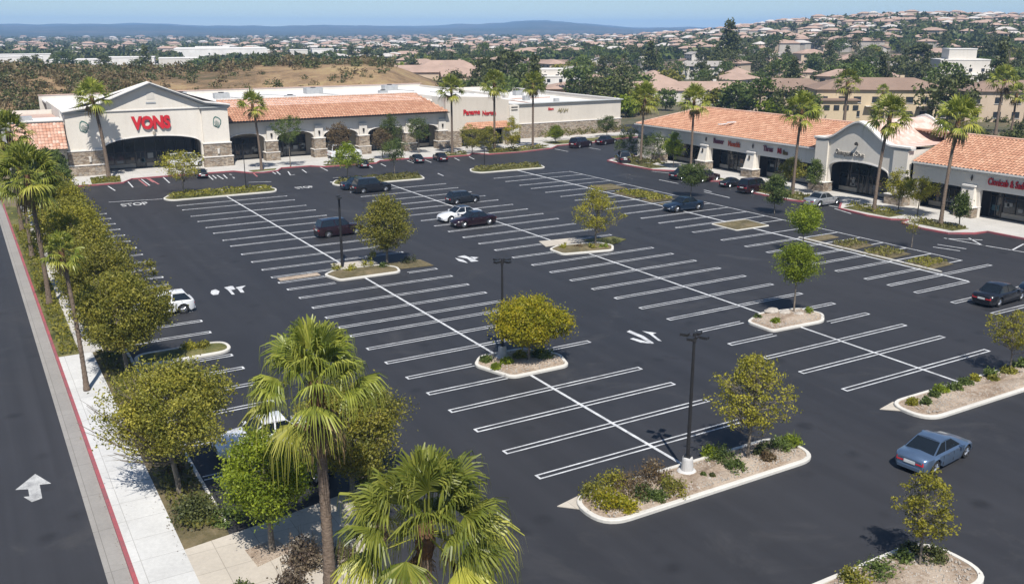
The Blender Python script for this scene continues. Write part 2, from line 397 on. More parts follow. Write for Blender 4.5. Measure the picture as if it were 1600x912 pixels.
# ------------------------------------------------------------------ terrain and far hills
rng = random.Random(7)
def az_of(px): return YAW + math.atan((px - 800) / FPX / math.cos(PITCH) * 0.98)
def sstep(a, b, x):
    t = min(1, max(0, (x - a) / (b - a))); return t * t * (3 - 2 * t)
def wob(a, r):
    return (math.sin(a * 9.1 + 1.3) * math.sin(r * 0.011 + a * 3) + 0.5 * math.sin(a * 23 + r * 0.023) + 0.3 * math.sin(a * 51 - r * 0.05 + 2))
A_L, A_M, A_R = az_of(560), az_of(980), az_of(1420)
def terr(az, r):
    z = -0.12
    # scrub covered rise behind the supermarket
    w = 1 - sstep(az_of(600), az_of(730), az)
    rise = sstep(185, 262, r) * (1 - sstep(300, 380, r))
    z += w * rise * (7.0 + 0.6 * wob(az, r))
    z += w * sstep(300, 380, r) * -2
    # hill with houses to the right
    h = sstep(az_of(900), az_of(1400), az)
    front = sstep(300, 1200, r)
    crest = 28 * h + 3 * sstep(az_of(780), az_of(1000), az) - 7 * sstep(az_of(1430), az_of(1680), az)
    z += crest * front * (1 - 0.9 * sstep(1500, 2600, r)) + 1.2 * wob(az, r) * front * h
    z += 0.5 * wob(az, r) * sstep(160, 300, r)
    # low blue mountains
    if r > 2900:
        pa = (az - YAW) * 14
        top = 46 + 7 * math.sin(pa * 0.9 + 0.6) + 4.5 * math.sin(pa * 2.3 + 1) + 2.0 * math.sin(pa * 6.1) + 1.2 * math.sin(pa * 13 + r * .002)
        top += 20 * math.exp(-((az - az_of(850)) / 0.045) ** 2) - 22 * sstep(az_of(880), az_of(1010), az)
        z += top * sstep(2900, 6200, r) * (0.85 + 0.15 * wob(az * 2.2, r * 0.2))
    return z
def tz(x, y): return terr(math.atan2(x, y), math.hypot(x, y))
mb = MB(); rs = [0.5, 60, 120, 150, 165] + [165 + 9 * i for i in range(1, 30)]
while rs[-1] < 6900: rs.append(rs[-1] * 1.035)
azs = [-math.pi + i * 0.12 for i in range(int((math.pi - 0.25) / 0.12))]
a0 = azs[-1] + 0.12; azs += [a0 + i * 0.008 for i in range(int((1.45 - a0) / 0.008))]; a1 = azs[-1]
k = int((math.pi - a1) / 0.12); azs += [a1 + (math.pi - a1) * (i + 1) / (k + 1) for i in range(k)]
for r in rs:
    for a in azs: mb.v.append((math.sin(a) * r, math.cos(a) * r, terr(a, r)))
na = len(azs)
for i in range(len(rs) - 1):
    for j in range(na):
        j2 = (j + 1) % na; mb.f.append((i * na + j, i * na + j2, (i + 1) * na + j2, (i + 1) * na + j))
mb.f.append(tuple(range(na - 1, -1, -1)))
ter = struct('terrain', mb, 'terrain', 'ground of the suburb, rising to low hills at the horizon')
ter.data.materials.append(M['dry_hill']); ter.data.materials.append(M['mountain'])
for p in ter.data.polygons:
    c = p.center; a = math.atan2(c.x, c.y); r = math.hypot(c.x, c.y); p.use_smooth = True
    if 150 < r < 400 and az_of(-200) < a < az_of(725) + 0.03 * math.sin(r * 0.07): p.material_index = 1
    elif r > 2700: p.material_index = 2

# ------------------------------------------------------------------ lot, street, walks
struct('parking_lot', MB().add([(5, 4, 0), (130, 4, 0), (130, 150, 0), (5, 150, 0)], [(0, 1, 2, 3)]), 'asphalt', 'dark freshly sealed asphalt of the parking lot')
struct('street', MB().add([(-40, 0, 0), (2.3, 0, 0), (2.3, 150, 0), (-40, 150, 0)], [(0, 1, 2, 3)]), 'street_asphalt', 'asphalt street along the left edge')
struct('gutter', MB().bb(2.3, 3.05, 0, 118, -0.1, 0.015), 'gutter', 'concrete gutter between street and red kerb')
mb = MB(); y = 0.0
while y < 118:
    mb.bb(3.05, 3.2, y, y + 3.19, -0.1, 0.15); y += 3.2
struct('kerb_red', mb, 'red_paint', 'red painted kerb along the street')
struct('sidewalk', MB().prism([(3.2, 0), (5.0, 0), (5.0, 57), (3.2, 57)], -0.1, 0.142), 'sidewalk', 'pale concrete sidewalk beside the street')
struct('sidewalk', MB().prism([(4.35, 57), (5.6, 57), (5.9, 112), (4.6, 112)], -0.1, 0.142), 'walk', 'narrow far stretch of sidewalk behind the verge')
struct('verge', MB().prism([(3.2, 57.02), (4.35, 57.02), (4.6, 112), (3.2, 112)], -0.1, 0.12), 'grass_strip', 'green verge between kerb and sidewalk')
struct('planting_bed', MB().prism([(5.0, 32.0), (6.7, 32.2), (6.7, 57), (5.0, 57)], -0.1, 0.12), 'bed_soil', 'bare planting bed between sidewalk and stalls')
struct('planting_bed', MB().prism([(5.6, 57.02), (6.7, 57.02), (6.9, 118), (5.9, 118)], -0.1, 0.12), 'bed_soil', 'planting bed under the far left row of trees')
struct('planting_bed', MB().prism([(5.0, 8), (10.6, 8), (10.2, 24.5), (7.2, 27.3), (5.0, 26.2)], -0.1, 0.11), 'mulch', 'mulched bed at the near corner')
struct('entry_walk', MB().prism([(5.0, 26.22), (7.18, 27.32), (10.2, 26.4), (11.6, 30.6), (12.3, 33.2), (8.8, 32.5), (5.0, 31.98)], -0.1, 0.13), 'plaza', 'tan concrete walk leading in from the sidewalk')
struct('kerb', MB().bb(6.7, 6.85, 33, 118, -0.05, 0.14), 'kerb', 'concrete kerb at the head of the left stalls')

def ribbon(pts, w, z0, z1, mb=None, closed=False):
    mb = mb or MB(); n = len(pts); L = []; Rr = []
    for i in range(n):
        p = Vector(pts[i][:2]); a = Vector(pts[i - 1 if (i or closed) else 0][:2]); b = Vector(pts[(i + 1) % n if (i < n - 1 or closed) else i][:2])
        d = (b - a); d.normalize(); q = Vector((-d.y, d.x)) * w / 2; L.append(p + q); Rr.append(p - q)
    for i in range(n if closed else n - 1):
        j = (i + 1) % n; quad = [Rr[i], Rr[j], L[j], L[i]]
        vs = [(q.x, q.y, z0) for q in quad] + [(q.x, q.y, z1) for q in quad]
        mb.add(vs, [(4, 5, 6, 7), (0, 1, 5, 4), (2, 3, 7, 6), (3, 2, 1, 0)])
    return mb
front = [(7, 123.0), (10.8, 123.2), (14, 122.8), (16.8, 123.1), (18.2, 125.6), (24, 125.9), (31, 125.8), (32.5, 123.2), (34.2, 122.6), (36.3, 123.2), (37.5, 125.4), (41.5, 125.3),
         (43.0, 123.6), (50.6, 123.4), (52, 125.3), (57, 125.4), (60.6, 124.2), (66, 124.2), (67.4, 125.9), (69, 123.6), (75, 123.4), (81.3, 124.9), (84, 127.4), (92, 128), (99, 130.5), (105.5, 131)]
struct('store_walk', MB().prism(ccw(front + [(105.5, 152), (7, 152)]), -0.05, 0.14), 'walk', 'broad concrete walk along the front of the supermarket')
struct('kerb_red', ribbon(front, 0.22, -0.02, 0.155), 'red_paint', 'red kerb in front of the supermarket walk')
side = [(82, 20), (82, 50.9), (80.3, 51), (78.2, 52.3), (78.0, 55), (78.6, 57.6), (80.6, 58.2), (79.2, 59.4), (78.8, 62), (79.4, 66), (82, 68), (82.4, 69.7), (79.4, 70.4), (78.6, 72.5), (78.6, 78.4), (81.6, 80.4), (82, 85.8), (80.2, 87), (82, 88.6),
        (82.2, 96), (80.2, 98.2), (79.8, 104), (80.2, 108.5), (82.5, 110.2), (87, 110.6)]
struct('shop_walk', MB().prism(ccw(side + [(88.5, 110.6), (88.5, 20)]), -0.05, 0.14), 'walk', 'concrete walk in front of the row of shops')
struct('kerb_red', ribbon(side, 0.22, -0.02, 0.155), 'red_paint', 'red kerb along the walk of the row of shops')

# ------------------------------------------------------------------ painted markings
mk = MB()
def rect(x0, x1, y0, y1, z=0.006, mb=None):
    (mb or mk).add([(x0, y0, z), (x1, y0, z), (x1, y1, z), (x0, y1, z)], [(0, 1, 2, 3)])
jr = random.Random(3)
def hairpin(xa, xb, y, gap=0.34, w=0.092, capa=True, capb=True):
    j = jr.uniform(-0.05, 0.05); y2 = y + jr.uniform(-0.04, 0.04); h = gap / 2
    for s in (-1, 1):
        ya, yb = y + s * h, y2 + s * h
        mk.add([(xa, ya - w / 2, 0.006), (xb + j, yb - w / 2, 0.006), (xb + j, yb + w / 2, 0.006), (xa, ya + w / 2, 0.006)], [(0, 1, 2, 3)])
    if capa: rect(xa, xa + w * 1.2, y - h + w / 2, y + h - w / 2)
    if capb: rect(xb + j - w * 1.2, xb + j, y2 - h + w / 2, y2 + h - w / 2)
Y1 = [30.45, 33.25, 36.0, 38.7, 41.35, 44.0, 46.8, 49.6, 52.4, 54.4, 56.85, 59.5, 62.3, 64.9, 67.1, 68.9, 71.6, 74.6, 77.7, 81.3, 84.0, 87.5, 90.5, 93.9, 97.0, 101.0, 103.8]
for i, yy in enumerate(Y1):
    g = 0.34 if yy < 80 else 0.26
    if i == 4: hairpin(19.3, 24.1, yy, g, capb=False); continue
    if i == 5: hairpin(19.3, 23.4, yy, g, capb=False); hairpin(28.2, 31.5, yy, g, capa=False); continue
    if i in (13, 14, 15): hairpin(19.2, 22.9 if i < 15 else 25, yy, g, capb=False); (hairpin(28.9, 31.4, yy, g, capa=False) if i == 13 else None); continue
    hairpin(19.25, 31.4, yy, g)
Y2 = [30.6, 33.6, 36.35, 39.2, 42.1, 45.0, 47.95, 50.8, 53.6, 56.45, 59.3, 62.0, 65.0, 68.1, 71.0, 74.0, 77.0, 80.0, 83.0, 86.1, 89.3, 92.4, 95.6, 99.0, 102.4]
for i, yy in enumerate(Y2):
    g = 0.34 if yy < 80 else 0.26
    if i == 3: hairpin(38.5, 42.3, yy, g, capb=False); hairpin(47.2, 51.0, yy, g, capa=False); continue
    if i == 4: hairpin(38.5, 42.4, yy, g, capb=False); hairpin(47.4, 51.0, yy, g, capa=False); continue
    if i == 12: hairpin(38.5, 42.5, yy, g, capb=False); continue
    hairpin(38.55, 51.0, yy, g)
Y3 = [34.9, 37.9, 40.9, 43.2, 45.3, 48.1, 50.6, 53.0, 55.5, 58.1, 61.1, 65.0, 67.4, 70.0, 72.8, 75.6, 78.7, 81.7, 84.6, 87.5, 90.7, 93.9, 96.6, 100.0, 103.0]
for i, yy in enumerate(Y3):
    g = 0.34 if yy < 70 else 0.26
    hairpin(58.2, 64.4 if i > 4 else (70.6 if i in (0, 1, 3) else 64.4), yy, g, capb=i < 4)
    if i > 3: rect(64.4, 69.9, yy - 0.07, yy + 0.07)
rect(69.9, 70.03, 45.2, 103.2, 0.010)
YL = [37.6, 41.3, 44.5, 47.5, 50.2, 52.7, 57.7, 60.4, 63.0, 65.8, 68.5, 70.8, 73.3, 76.3, 79.2, 82, 85, 88, 91, 94, 97, 100, 103]
for yy in YL: hairpin(6.95, 12.05, yy, capa=False)
sp = lambda x, a, b, w=0.17: rect(x - w / 2, x + w / 2, a, b, 0.010)
sp(25.4, 28.3, 40.9); sp(25.4, 44.9, 65.2); sp(25.4, 68.3, 107.0)
sp(44.85, 28.2, 39.4); sp(44.85, 42.7, 62.9); sp(44.85, 66.5, 106.9)
sp(64.4, 40.9, 107.3, 0.24); sp(64.4, 34, 36.5)
def stripe(a, b, w=0.14, z=0.012, mb=None):
    a = Vector(a[:2]); b = Vector(b[:2]); d = (b - a).normalized(); q = Vector((-d.y, d.x)) * w / 2
    (mb or mk).add([(p.x, p.y, z) for p in (a - q, b - q, b + q, a + q)], [(0, 1, 2, 3)])
def pstripe(x0, y0, x1, y1, w=0.16, mb=None): stripe(G2(x0, y0), G2(x1, y1), w, 0.012, mb)
for l in ((169, 291, 180, 298), (200, 284, 208, 293), (221, 280, 234, 290), (255, 277, 265, 286), (325, 274, 333, 281), (332, 274, 338, 279),
          (339, 274, 349, 280), (349, 273, 355, 279), (359, 272, 366, 278), (360, 272, 366, 279), (419, 265, 431, 272), (431, 267, 438, 273), (450, 268, 454, 274), (454, 274, 461, 273),
          (472, 265, 479, 270), (500, 261, 512, 267), (636, 251, 647, 255), (710, 247, 718, 251), (733, 245, 741, 249), (664, 250, 674, 254), (576, 258, 582, 262), (595, 256, 603, 260),
          (388, 285, 424, 284), (867, 233, 888, 237), (920, 231, 938, 234), (684, 271, 693, 275),
          (170, 316, 254, 311), (520, 278, 560, 276), (1018, 268, 1060, 272), (1100, 297, 1112, 300), (1175, 302, 1190, 305),
          (1304, 326, 1330, 334), (1310, 380, 1330, 384), (1475, 372, 1540, 384), (1480, 373, 1535, 375), (1514, 372, 1534, 383), (1534, 383, 1600, 394), (1465, 382, 1510, 389), (1458, 386, 1500, 392), (1581, 391, 1600, 381),
          (1240, 303, 1290, 315), (1290, 320, 1340, 330), (1030, 281, 1060, 287), (1100, 300, 1140, 309)): pstripe(*l)
struct('parking_markings', mk, 'white_paint', 'white hairpin stall lines and centre lines painted on the asphalt')
mr = MB()
for l in ((217, 281, 230, 291), (233, 279, 248, 288), (228, 278, 240, 285), (395, 270, 402, 276)): pstripe(*l, 0.2, mr)
struct('accessible_stall_lines', mr, 'red_line_paint', 'reddish hatch lines in front of the supermarket arch')
def glyph(name, polys, mat='white_paint', label=None):
    m2 = MB()
    for P in polys:
        w = ccw([G2(*p) for p in P]); m2.add([(x, y, 0.009) for x, y in w], [tuple(range(len(w)))])
    return struct(name, m2, mat, label)
glyph('lane_arrow', [[(24, 765), (55, 740), (80, 755), (62, 757), (66, 778), (50, 784), (37, 776), (46, 775), (44, 764)]], mat='worn_paint', label='white arrow painted on the left street')
glyph('lane_arrow', [[(979, 518), (984, 516), (1006, 525), (1022, 536), (1016, 536), (1000, 527)], [(984, 529), (990, 528), (1008, 533), (1022, 537), (1001, 535)], [(1003, 517), (1026, 520), (1020, 522), (1034, 533), (1028, 532), (1015, 522)]], label='white painted arrows in the middle aisle')
glyph('lane_arrow', [[(711, 403), (724, 406), (731, 411), (717, 408)], [(714, 401), (726, 399), (748, 408), (736, 409), (730, 404)], [(734, 401), (748, 402), (742, 405)]], label='smaller white painted arrows further up the aisle')
glyph('lane_arrow', [[(330, 454), (337, 452), (343, 455), (341, 460), (333, 461), (329, 458)], [(350, 449), (360, 447), (364, 447), (368, 452), (361, 453), (367, 460), (362, 460), (356, 453)], [(368, 449), (384, 446), (378, 451), (382, 457), (376, 457), (372, 452)]], label='white painted arrow and dot in the left aisle')
def ground_text(txt, px, size, rot=0.0):
    cu = bpy.data.curves.new('txt', 'FONT'); cu.body = txt; cu.size = size; cu.align_x = 'CENTER'; cu.offset = 0.03
    o = bpy.data.objects.new('txt', cu); COL.objects.link(o); dg = bpy.context.evaluated_depsgraph_get()
    me = bpy.data.meshes.new_from_object(o.evaluated_get(dg)); bpy.data.objects.remove(o)
    me.materials.clear(); me.materials.append(M['worn_paint'])
    ob = bpy.data.objects.new('stop_word', me); COL.objects.link(ob); x, y = G2(*px); ob.location = (x, y, 0.009); ob.rotation_euler = (0, 0, rot); ob.scale = (1, 2.1, 1)
    ob['kind'] = 'structure'; ob['label'] = 'white STOP word painted on the asphalt'; ob['category'] = 'marking'
ground_text('STOP', (212, 321), 1.15); ground_text('STOP', (540, 286), 1.25); ground_text('STOP', (478, 294), 0.9)

# ------------------------------------------------------------------ leaf clumps, shrubs, trees
def leaf_quads(C, size, g, flat=0.0):
    "loose leaf quads round centres C (N,3)"
    n = len(C); a = g.normal(size=(n, 3)); a[:, 2] *= (1 - flat); a /= np.linalg.norm(a, axis=1)[:, None] + 1e-9
    b = g.normal(size=(n, 3)); b -= (b * a).sum(1)[:, None] * a; b /= np.linalg.norm(b, axis=1)[:, None] + 1e-9
    c = np.cross(a, b); s = size * g.uniform(0.6, 1.35, n)[:, None]; w = s * 0.55
    return np.stack([C - b * s, C + c * w, C + b * s, C - c * w], 1)
def crown_centres(kind, h0, h1, r, n, g):
    "cluster centres inside a crown between heights h0 and h1"
    u = g.normal(size=(n, 3)); u /= np.linalg.norm(u, axis=1)[:, None]
    k = g.uniform(0.35, 1.0, n) ** 0.55; u *= k[:, None]
    zc, hz = (h0 + h1) / 2, (h1 - h0) / 2
    P = np.stack([u[:, 0] * r, u[:, 1] * r, zc + u[:, 2] * hz], 1)
    t = (P[:, 2] - h0) / (h1 - h0)
    if kind == 'egg': f = np.interp(t, [0, .3, .6, 1], [0.75, 1.05, 0.85, 0.45]); P[:, :2] *= f[:, None]
    if kind == 'vase': f = np.interp(t, [0, .3, .7, 1], [0.45, 0.85, 1.08, 0.8]); P[:, :2] *= f[:, None]
    if kind == 'cone': f = np.interp(t, [0, .2, 1], [1.0, 1.1, 0.15]); P[:, :2] *= f[:, None]
    lob = 1 + 0.22 * np.sin(np.arctan2(P[:, 1], P[:, 0]) * 3 + g.uniform(0, 6) + P[:, 2] * 1.1) + 0.13 * np.sin(np.arctan2(P[:, 1], P[:, 0]) * 5 + P[:, 2] * 2)
    P[:, :2] *= lob[:, None]; return P
def tree_meshes(kind, H, h0, r, nclus, nleaf, leaf, seed, mat, trunk_r=0.09, spread=0.3, limbs=26, barkm='bark', lean=None, fine=(1.9, .66)):
    g = np.random.default_rng(seed); P = crown_centres(kind, h0, H, r, nclus, g)
    nleaf = int(nleaf * fine[0]); leaf *= fine[1]
    C = np.repeat(P, nleaf, 0); C = C + g.normal(size=C.shape) * (spread * g.uniform(.55, 1.25, len(P)).repeat(nleaf))[:, None] * np.array([1, 1, 0.7])
    cr = MB().quads(leaf_quads(C, leaf, g))
    tk = MB(); lean = g.normal(size=2) * 0.04 * H if lean is None else np.array(lean); P[:, :2] += lean * .9; C[:, :2] += lean * .9; zt = h0 + (H - h0) * 0.55
    def axis(t): return np.array([lean[0] * t * t, lean[1] * t * t, zt * t])
    tk.tube([axis(t) for t in (0, .04, .15, .4, .7, 1)], [trunk_r * 1.5, trunk_r * 1.05, trunk_r, trunk_r * .85, trunk_r * .6, trunk_r * .3], 8)
    zs = g.permutation(len(P))[:limbs]
    for i in zs:
        p = P[i]; zb = max(h0 * 0.75, min(zt * 0.95, p[2] - 0.55 * np.hypot(p[0], p[1]) - 0.1)); s = axis(zb / zt)
        m = (s + p) / 2 + np.array([0, 0, -0.08 * r]) + g.normal(size=3) * 0.05 * r
        rr = trunk_r * g.uniform(0.22, 0.42); tk.tube([s, m, p], [rr, rr * .65, rr * .2], 5, False)
        for _ in range(2):
            q = p + g.normal(size=3) * spread * 1.2; tk.tube([m, (m + q) / 2 + g.normal(size=3) * .03 * r, q], [rr * .45, rr * .3, rr * .1], 4, False)
    return tk, cr
def tree(label, px, mats=('leaf_olive',), kind='round', H=4, h0=1.5, r=1.8, nclus=120, nleaf=45, leaf=0.09, seed=1, z=0.12, group=None, trunk_r=0.08, spread=0.28, world=False, cat='tree', name='tree', limbs=26, lean=None):
    x, y = px if world else G2(*px)
    t = thing(name, label, cat, (x, y, z), 0, group)
    tk, cr = tree_meshes(kind, H, h0, r, nclus, nleaf, leaf, seed, mats[0], trunk_r, spread, limbs, 'bark', lean)
    tk.build('trunk', 'bark', t, True); cr.build('crown', mats[0], t); return t
def shrub(label, px, r=0.4, h=0.5, mat='leaf_green', n=400, leaf=0.07, seed=1, z=0.13, group=None, world=False, spiky=False, name='shrub', sx=1.0):
    x, y = px if world else G2(*px); g = np.random.default_rng(seed + int(abs(x * 31 + y * 17)))
    nc = max(4, n // 40); u = g.normal(size=(nc, 3)); u /= np.linalg.norm(u, axis=1)[:, None]; u[:, 2] = np.abs(u[:, 2])
    P = u * np.array([r * sx, r, h]) * g.uniform(0.5, 1.0, nc)[:, None]
    C = np.repeat(P, n // nc, 0) + g.normal(size=(nc * (n // nc), 3)) * r * 0.2; C[:, 2] = np.abs(C[:, 2])
    m = MB().quads(leaf_quads(C, leaf, g))
    if spiky:
        for _ in range(int(n / 12)):
            a = g.uniform(0, 6.28); q = g.uniform(0.2, 1) ** .5; b = np.array([math.cos(a) * r * sx * q * .6, math.sin(a) * r * q * .6, 0]); e = b * 1.7 + np.array([0, 0, h * g.uniform(.8, 1.5)])
            w = np.array([-math.sin(a), math.cos(a), 0]) * 0.015; m.add([b - w, b + w, e], [(0, 1, 2)])
    o = m.build(name, mat, None); o.location = (x, y, z); return tag(o, label, 'shrub', group)

# ------------------------------------------------------------------ planted islands
def island(label, poly, soil='mulch', rad=0.9, h=0.15, kw=0.2, apron=None, group='kerbed planting islands in the lot'):
    cx = sum(p[0] for p in poly) / len(poly); cy = sum(p[1] for p in poly) / len(poly)
    t = thing('planting_island', label, 'planting island', (cx, cy, 0), 0, group)
    o = roundpoly([(x - cx, y - cy) for x, y in poly], rad, 7); i = inset(o, kw); n = len(o)
    k = MB(); vs = [(x, y, 0) for x, y in o] + [(x, y, h - .03) for x, y in o] + [(x, y, h) for x, y in inset(o, 0.03)] + [(x, y, h) for x, y in i] + [(x, y, 0) for x, y in i]
    k.add(vs, [(a * n + j, a * n + (j + 1) % n, (a + 1) * n + (j + 1) % n, (a + 1) * n + j) for a in range(4) for j in range(n)])
    k.build('kerb', 'kerb', t)
    # uneven soil, mounded a little
    s = MB(); c = np.mean(i, 0); rings = 5; g = np.random.default_rng(int(cx * 7 + cy)); vs = []
    for q in range(rings):
        f = 1 - q / rings
        for p in i: vs.append((c[0] + (p[0] - c[0]) * f, c[1] + (p[1] - c[1]) * f, h - 0.04 + (0.10 * (1 - f) + g.uniform(0, .035) if q else 0)))
    vs.append((c[0], c[1], h + 0.07)); fs = [(q * n + j, q * n + (j + 1) % n, (q + 1) * n + (j + 1) % n, (q + 1) * n + j) for q in range(rings - 1) for j in range(n)]
    fs += [((rings - 1) * n + j, (rings - 1) * n + (j + 1) % n, rings * n) for j in range(n)]
    s.add(vs, fs); s.build('soil', soil, t, True)
    if apron: MB().prism(ccw([(x - cx, y - cy) for x, y in apron]), 0.0, 0.03).build('apron', 'plaza', t)
    return t
ISL = {}
ISL['A'] = island('longest near island with lamp post, airy ochre tree and rusty shrub mass', [(19.2, 25.5), (31.1, 25.5), (31.1, 28.15), (19.2, 28.15)], rad=1.35, apron=[(18.6, 27.9), (19.6, 26.9), (19.9, 28.2)])
ISL['B'] = island('six-sided island under the yellow-green umbrella-shaped tree', [(23.3, 43.7), (24.2, 40.9), (28.0, 40.9), (28.6, 42.8), (27.2, 44.8), (24.3, 44.9)], rad=0.5)
ISL['C'] = island('island with dark pole and bushy shrubs beside the egg-shaped olive tree', [(22.8, 67.3), (23.3, 65.1), (28.4, 65.1), (28.8, 66.6), (27.9, 68.1), (24, 68.3)], 'bed_soil', rad=0.5)
ISL['D'] = island('long island at the far left end of the rows, facing the big arch', [(18.6, 108.4), (19.3, 106.9), (31.2, 106.9), (31.8, 109), (31, 110.9), (20, 111.2)], 'grass_strip', rad=0.8)
ISL['E'] = island('sandy island with pale boulders and the lollipop tree', [(42.4, 41.8), (42.4, 39.5), (46.9, 39.3), (48.2, 40.5), (47.7, 42.3), (44.5, 42.8)], rad=0.5)
ISL['F'] = island('island with clipped grasses below the sparse ochre-brown tree', [(42.5, 65.7), (42.5, 63.5), (47.2, 62.6), (48.3, 64.1), (47.8, 65.8), (44, 66.6)], 'bed_soil', rad=0.5)
ISL['G'] = island('far island beside the two black parked cars', [(38.5, 108.6), (39.1, 107.0), (50.4, 106.8), (51.1, 109.7), (50, 111.2), (40, 111.5)], 'grass_strip', rad=0.8)
ISL['H'] = island('farthest island before the blank stone-based wall', [(58.1, 109.3), (58.7, 107.5), (68.8, 107.2), (69.6, 109.8), (68.5, 111.5), (59.3, 111.6)], 'grass_strip', rad=0.8)
ISL['I'] = island('long island at the right edge with a row of small green tufts', [(38.7, 25.6), (54, 25.6), (54, 28.15), (38.7, 28.15)], rad=1.35, apron=[(38.0, 27.9), (39.1, 26.9), (39.4, 28.2)])
ISL['J'] = island('island cut by the bottom edge with a young yellowish tree', [(20.5, 15.8), (29.0, 15.8), (29.0, 18.8), (20.5, 18.8)], rad=1.35)
ISL['K'] = island('thumb-shaped island between the left stalls', [(6.9, 53.1), (12.3, 53.1), (12.3, 55.3), (6.9, 55.3)], 'grass_strip', rad=1.1)
ISL['L'] = island('small low island in the right row behind the lollipop tree', [(62.2, 63.4), (66.6, 63.4), (66.9, 67.0), (62.2, 67.0)], 'bed_soil', rad=0.3, h=0.08, kw=0.12)
def bed(poly, mat='grass_strip', z=0.05, name='planting_strip', label='low green planting strip between the stall lines of the right row'):
    o = MB().prism(ccw(poly), 0.013, z).build(name, mat); o['kind'] = 'structure'; o['category'] = 'planting strip'; o['label'] = label; return o
for a, b in ((44.6, 47.3), (48.6, 51.6), (52.4, 55.0), (56.2, 57.8), (76.2, 78.3), (79.2, 81.2), (82.4, 86.6), (88.2, 91.8)): bed(mat='bed_soil', poly=[(64.7, a), (68.2, a + .2), (68.4, b), (64.7, b - .2)])
ribs = MB(); ribbon([(64.95, 43.6), (64.95, 58.2)], 0.22, 0.013, 0.12, ribs); struct('kerb', ribs, 'kerb', 'pale kerb along the near green strips of the right row')
bed([(28.9, 66.2), (31.6, 65.9), (31.5, 68.2), (28.2, 68.6)], 'bed_soil', label='dark green strip right of the egg-shaped tree')
bed([(19.5, 67.5), (22.7, 67.6), (22.7, 68.4), (19.5, 68.3)], 'mulch', label='thin tan strip left of the pole island')
bed([(24.2, 68.6), (28.0, 68.8), (28.0, 70.2), (24.6, 70.6)], 'plaza', label='tan slab behind the pole island')
bed([(48.5, 64.6), (50.9, 65.7), (50.6, 67.2), (47.4, 67.4)], 'grass_strip', label='grass wedge right of the sparse ochre-brown tree')
bed([(43.0, 66.9), (47.2, 66.9), (47.2, 68.6), (43.6, 69.0)], 'plaza', label='tan slab behind the sparse ochre-brown tree')
for i, P in enumerate(([(13.2, 123.2), (16.6, 123.4), (17.0, 127.6), (13.6, 127.8)], [(33.0, 123.3), (36, 123.6), (36.6, 124.8), (32.8, 124.8)], [(43.3, 123.9), (50.4, 123.7), (50.8, 125), (43.3, 125.2)], [(61, 124.5), (65.8, 124.5), (66.2, 126), (61, 126)],
                       [(69.3, 123.9), (75, 123.7), (81, 125.2), (80, 126.8), (70, 126.2)], [(52.8, 125.6), (56, 125.6), (56, 126.6), (52.8, 126.6)], [(79.2, 52.6), (81.4, 52.4), (81.6, 57.2), (79.2, 57.2)], [(79.7, 60), (82, 60), (82, 66), (79.8, 65.8)],
                       [(79.2, 71.2), (82, 71), (82, 79), (79.2, 78)], [(80.4, 99), (83, 98.6), (83.4, 108), (80.8, 108)], [(84, 128.2), (92, 128.8), (104, 131.6), (104, 133.6), (84, 132)], [(80.7, 87.1), (82.6, 86.4), (82.8, 88.8), (80.7, 87.8)])):
    o = MB().prism(ccw(P), 0.1, 0.19).build('lawn_patch', 'grass_strip'); o['kind'] = 'structure'; o['label'] = 'clipped green patch on the walk in front of the shops'; o['category'] = 'lawn'
# ------------------------------------------------------------------ buildings
def arch(x0, x1, zs, zc, n=14, zb=0.0):
    "points of an arched opening from right bottom over the arch to left bottom (clockwise notch)"
    cx = (x0 + x1) / 2; hw = (x1 - x0) / 2; pts = [(x1, zb)]
    for i in range(n + 1):
        t = math.pi * i / n; pts.append((cx + hw * math.cos(t), zs + (zc - zs) * math.sin(t) ** 0.8))
    pts.append((x0, zb)); return pts
def facade(left, right, top, openings, z0=0.0):
    "outline: bottom from left to right with arched notches, then top points right to left"
    pts = [(left, z0)]
    for (a, b, zs, zc) in openings: pts += arch(a, b, zs, zc, zb=z0)[::-1]
    pts.append((right, z0)); return pts + top
def tile_roof(o3, u, v, poly, pitch=0.42, row=0.5, amp=0.12):
    "wavy clay tile courses over the polygon (u,v) lying on the plane o3 + u*U + v*V"
    o3 = Vector(o3); u = Vector(u); v = Vector(v); nrm = u.cross(v).normalized()
    if nrm.z < 0: nrm = -nrm
    us = [p[0] for p in poly]; n = len(poly); m = MB(); x = min(us)
    jr2 = random.Random(5)
    while x < max(us) - 0.01:
        xc = x + pitch / 2; vs = []
        for i in range(n):
            a, b = poly[i], poly[(i + 1) % n]
            if (a[0] - xc) * (b[0] - xc) < 0: vs.append(a[1] + (b[1] - a[1]) * (xc - a[0]) / (b[0] - a[0]))
        if len(vs) >= 2:
            v0, v1 = min(vs), max(vs); y = v0
            while y < v1 - 0.02:
                ye = min(y + row, v1); pts = []
                for yy, lift in ((y, 0.05), (ye, 0.0)):
                    for k in range(5):
                        hh = amp * math.sin(math.pi * k / 4) + lift + jr2.uniform(-.008, .008)
                        pts.append(o3 + u * (x + pitch * k / 4) + v * yy + nrm * hh)
                m.add(pts, [(k, k + 1, k + 6, k + 5) for k in range(4)]); y += row
        x += pitch
    return m
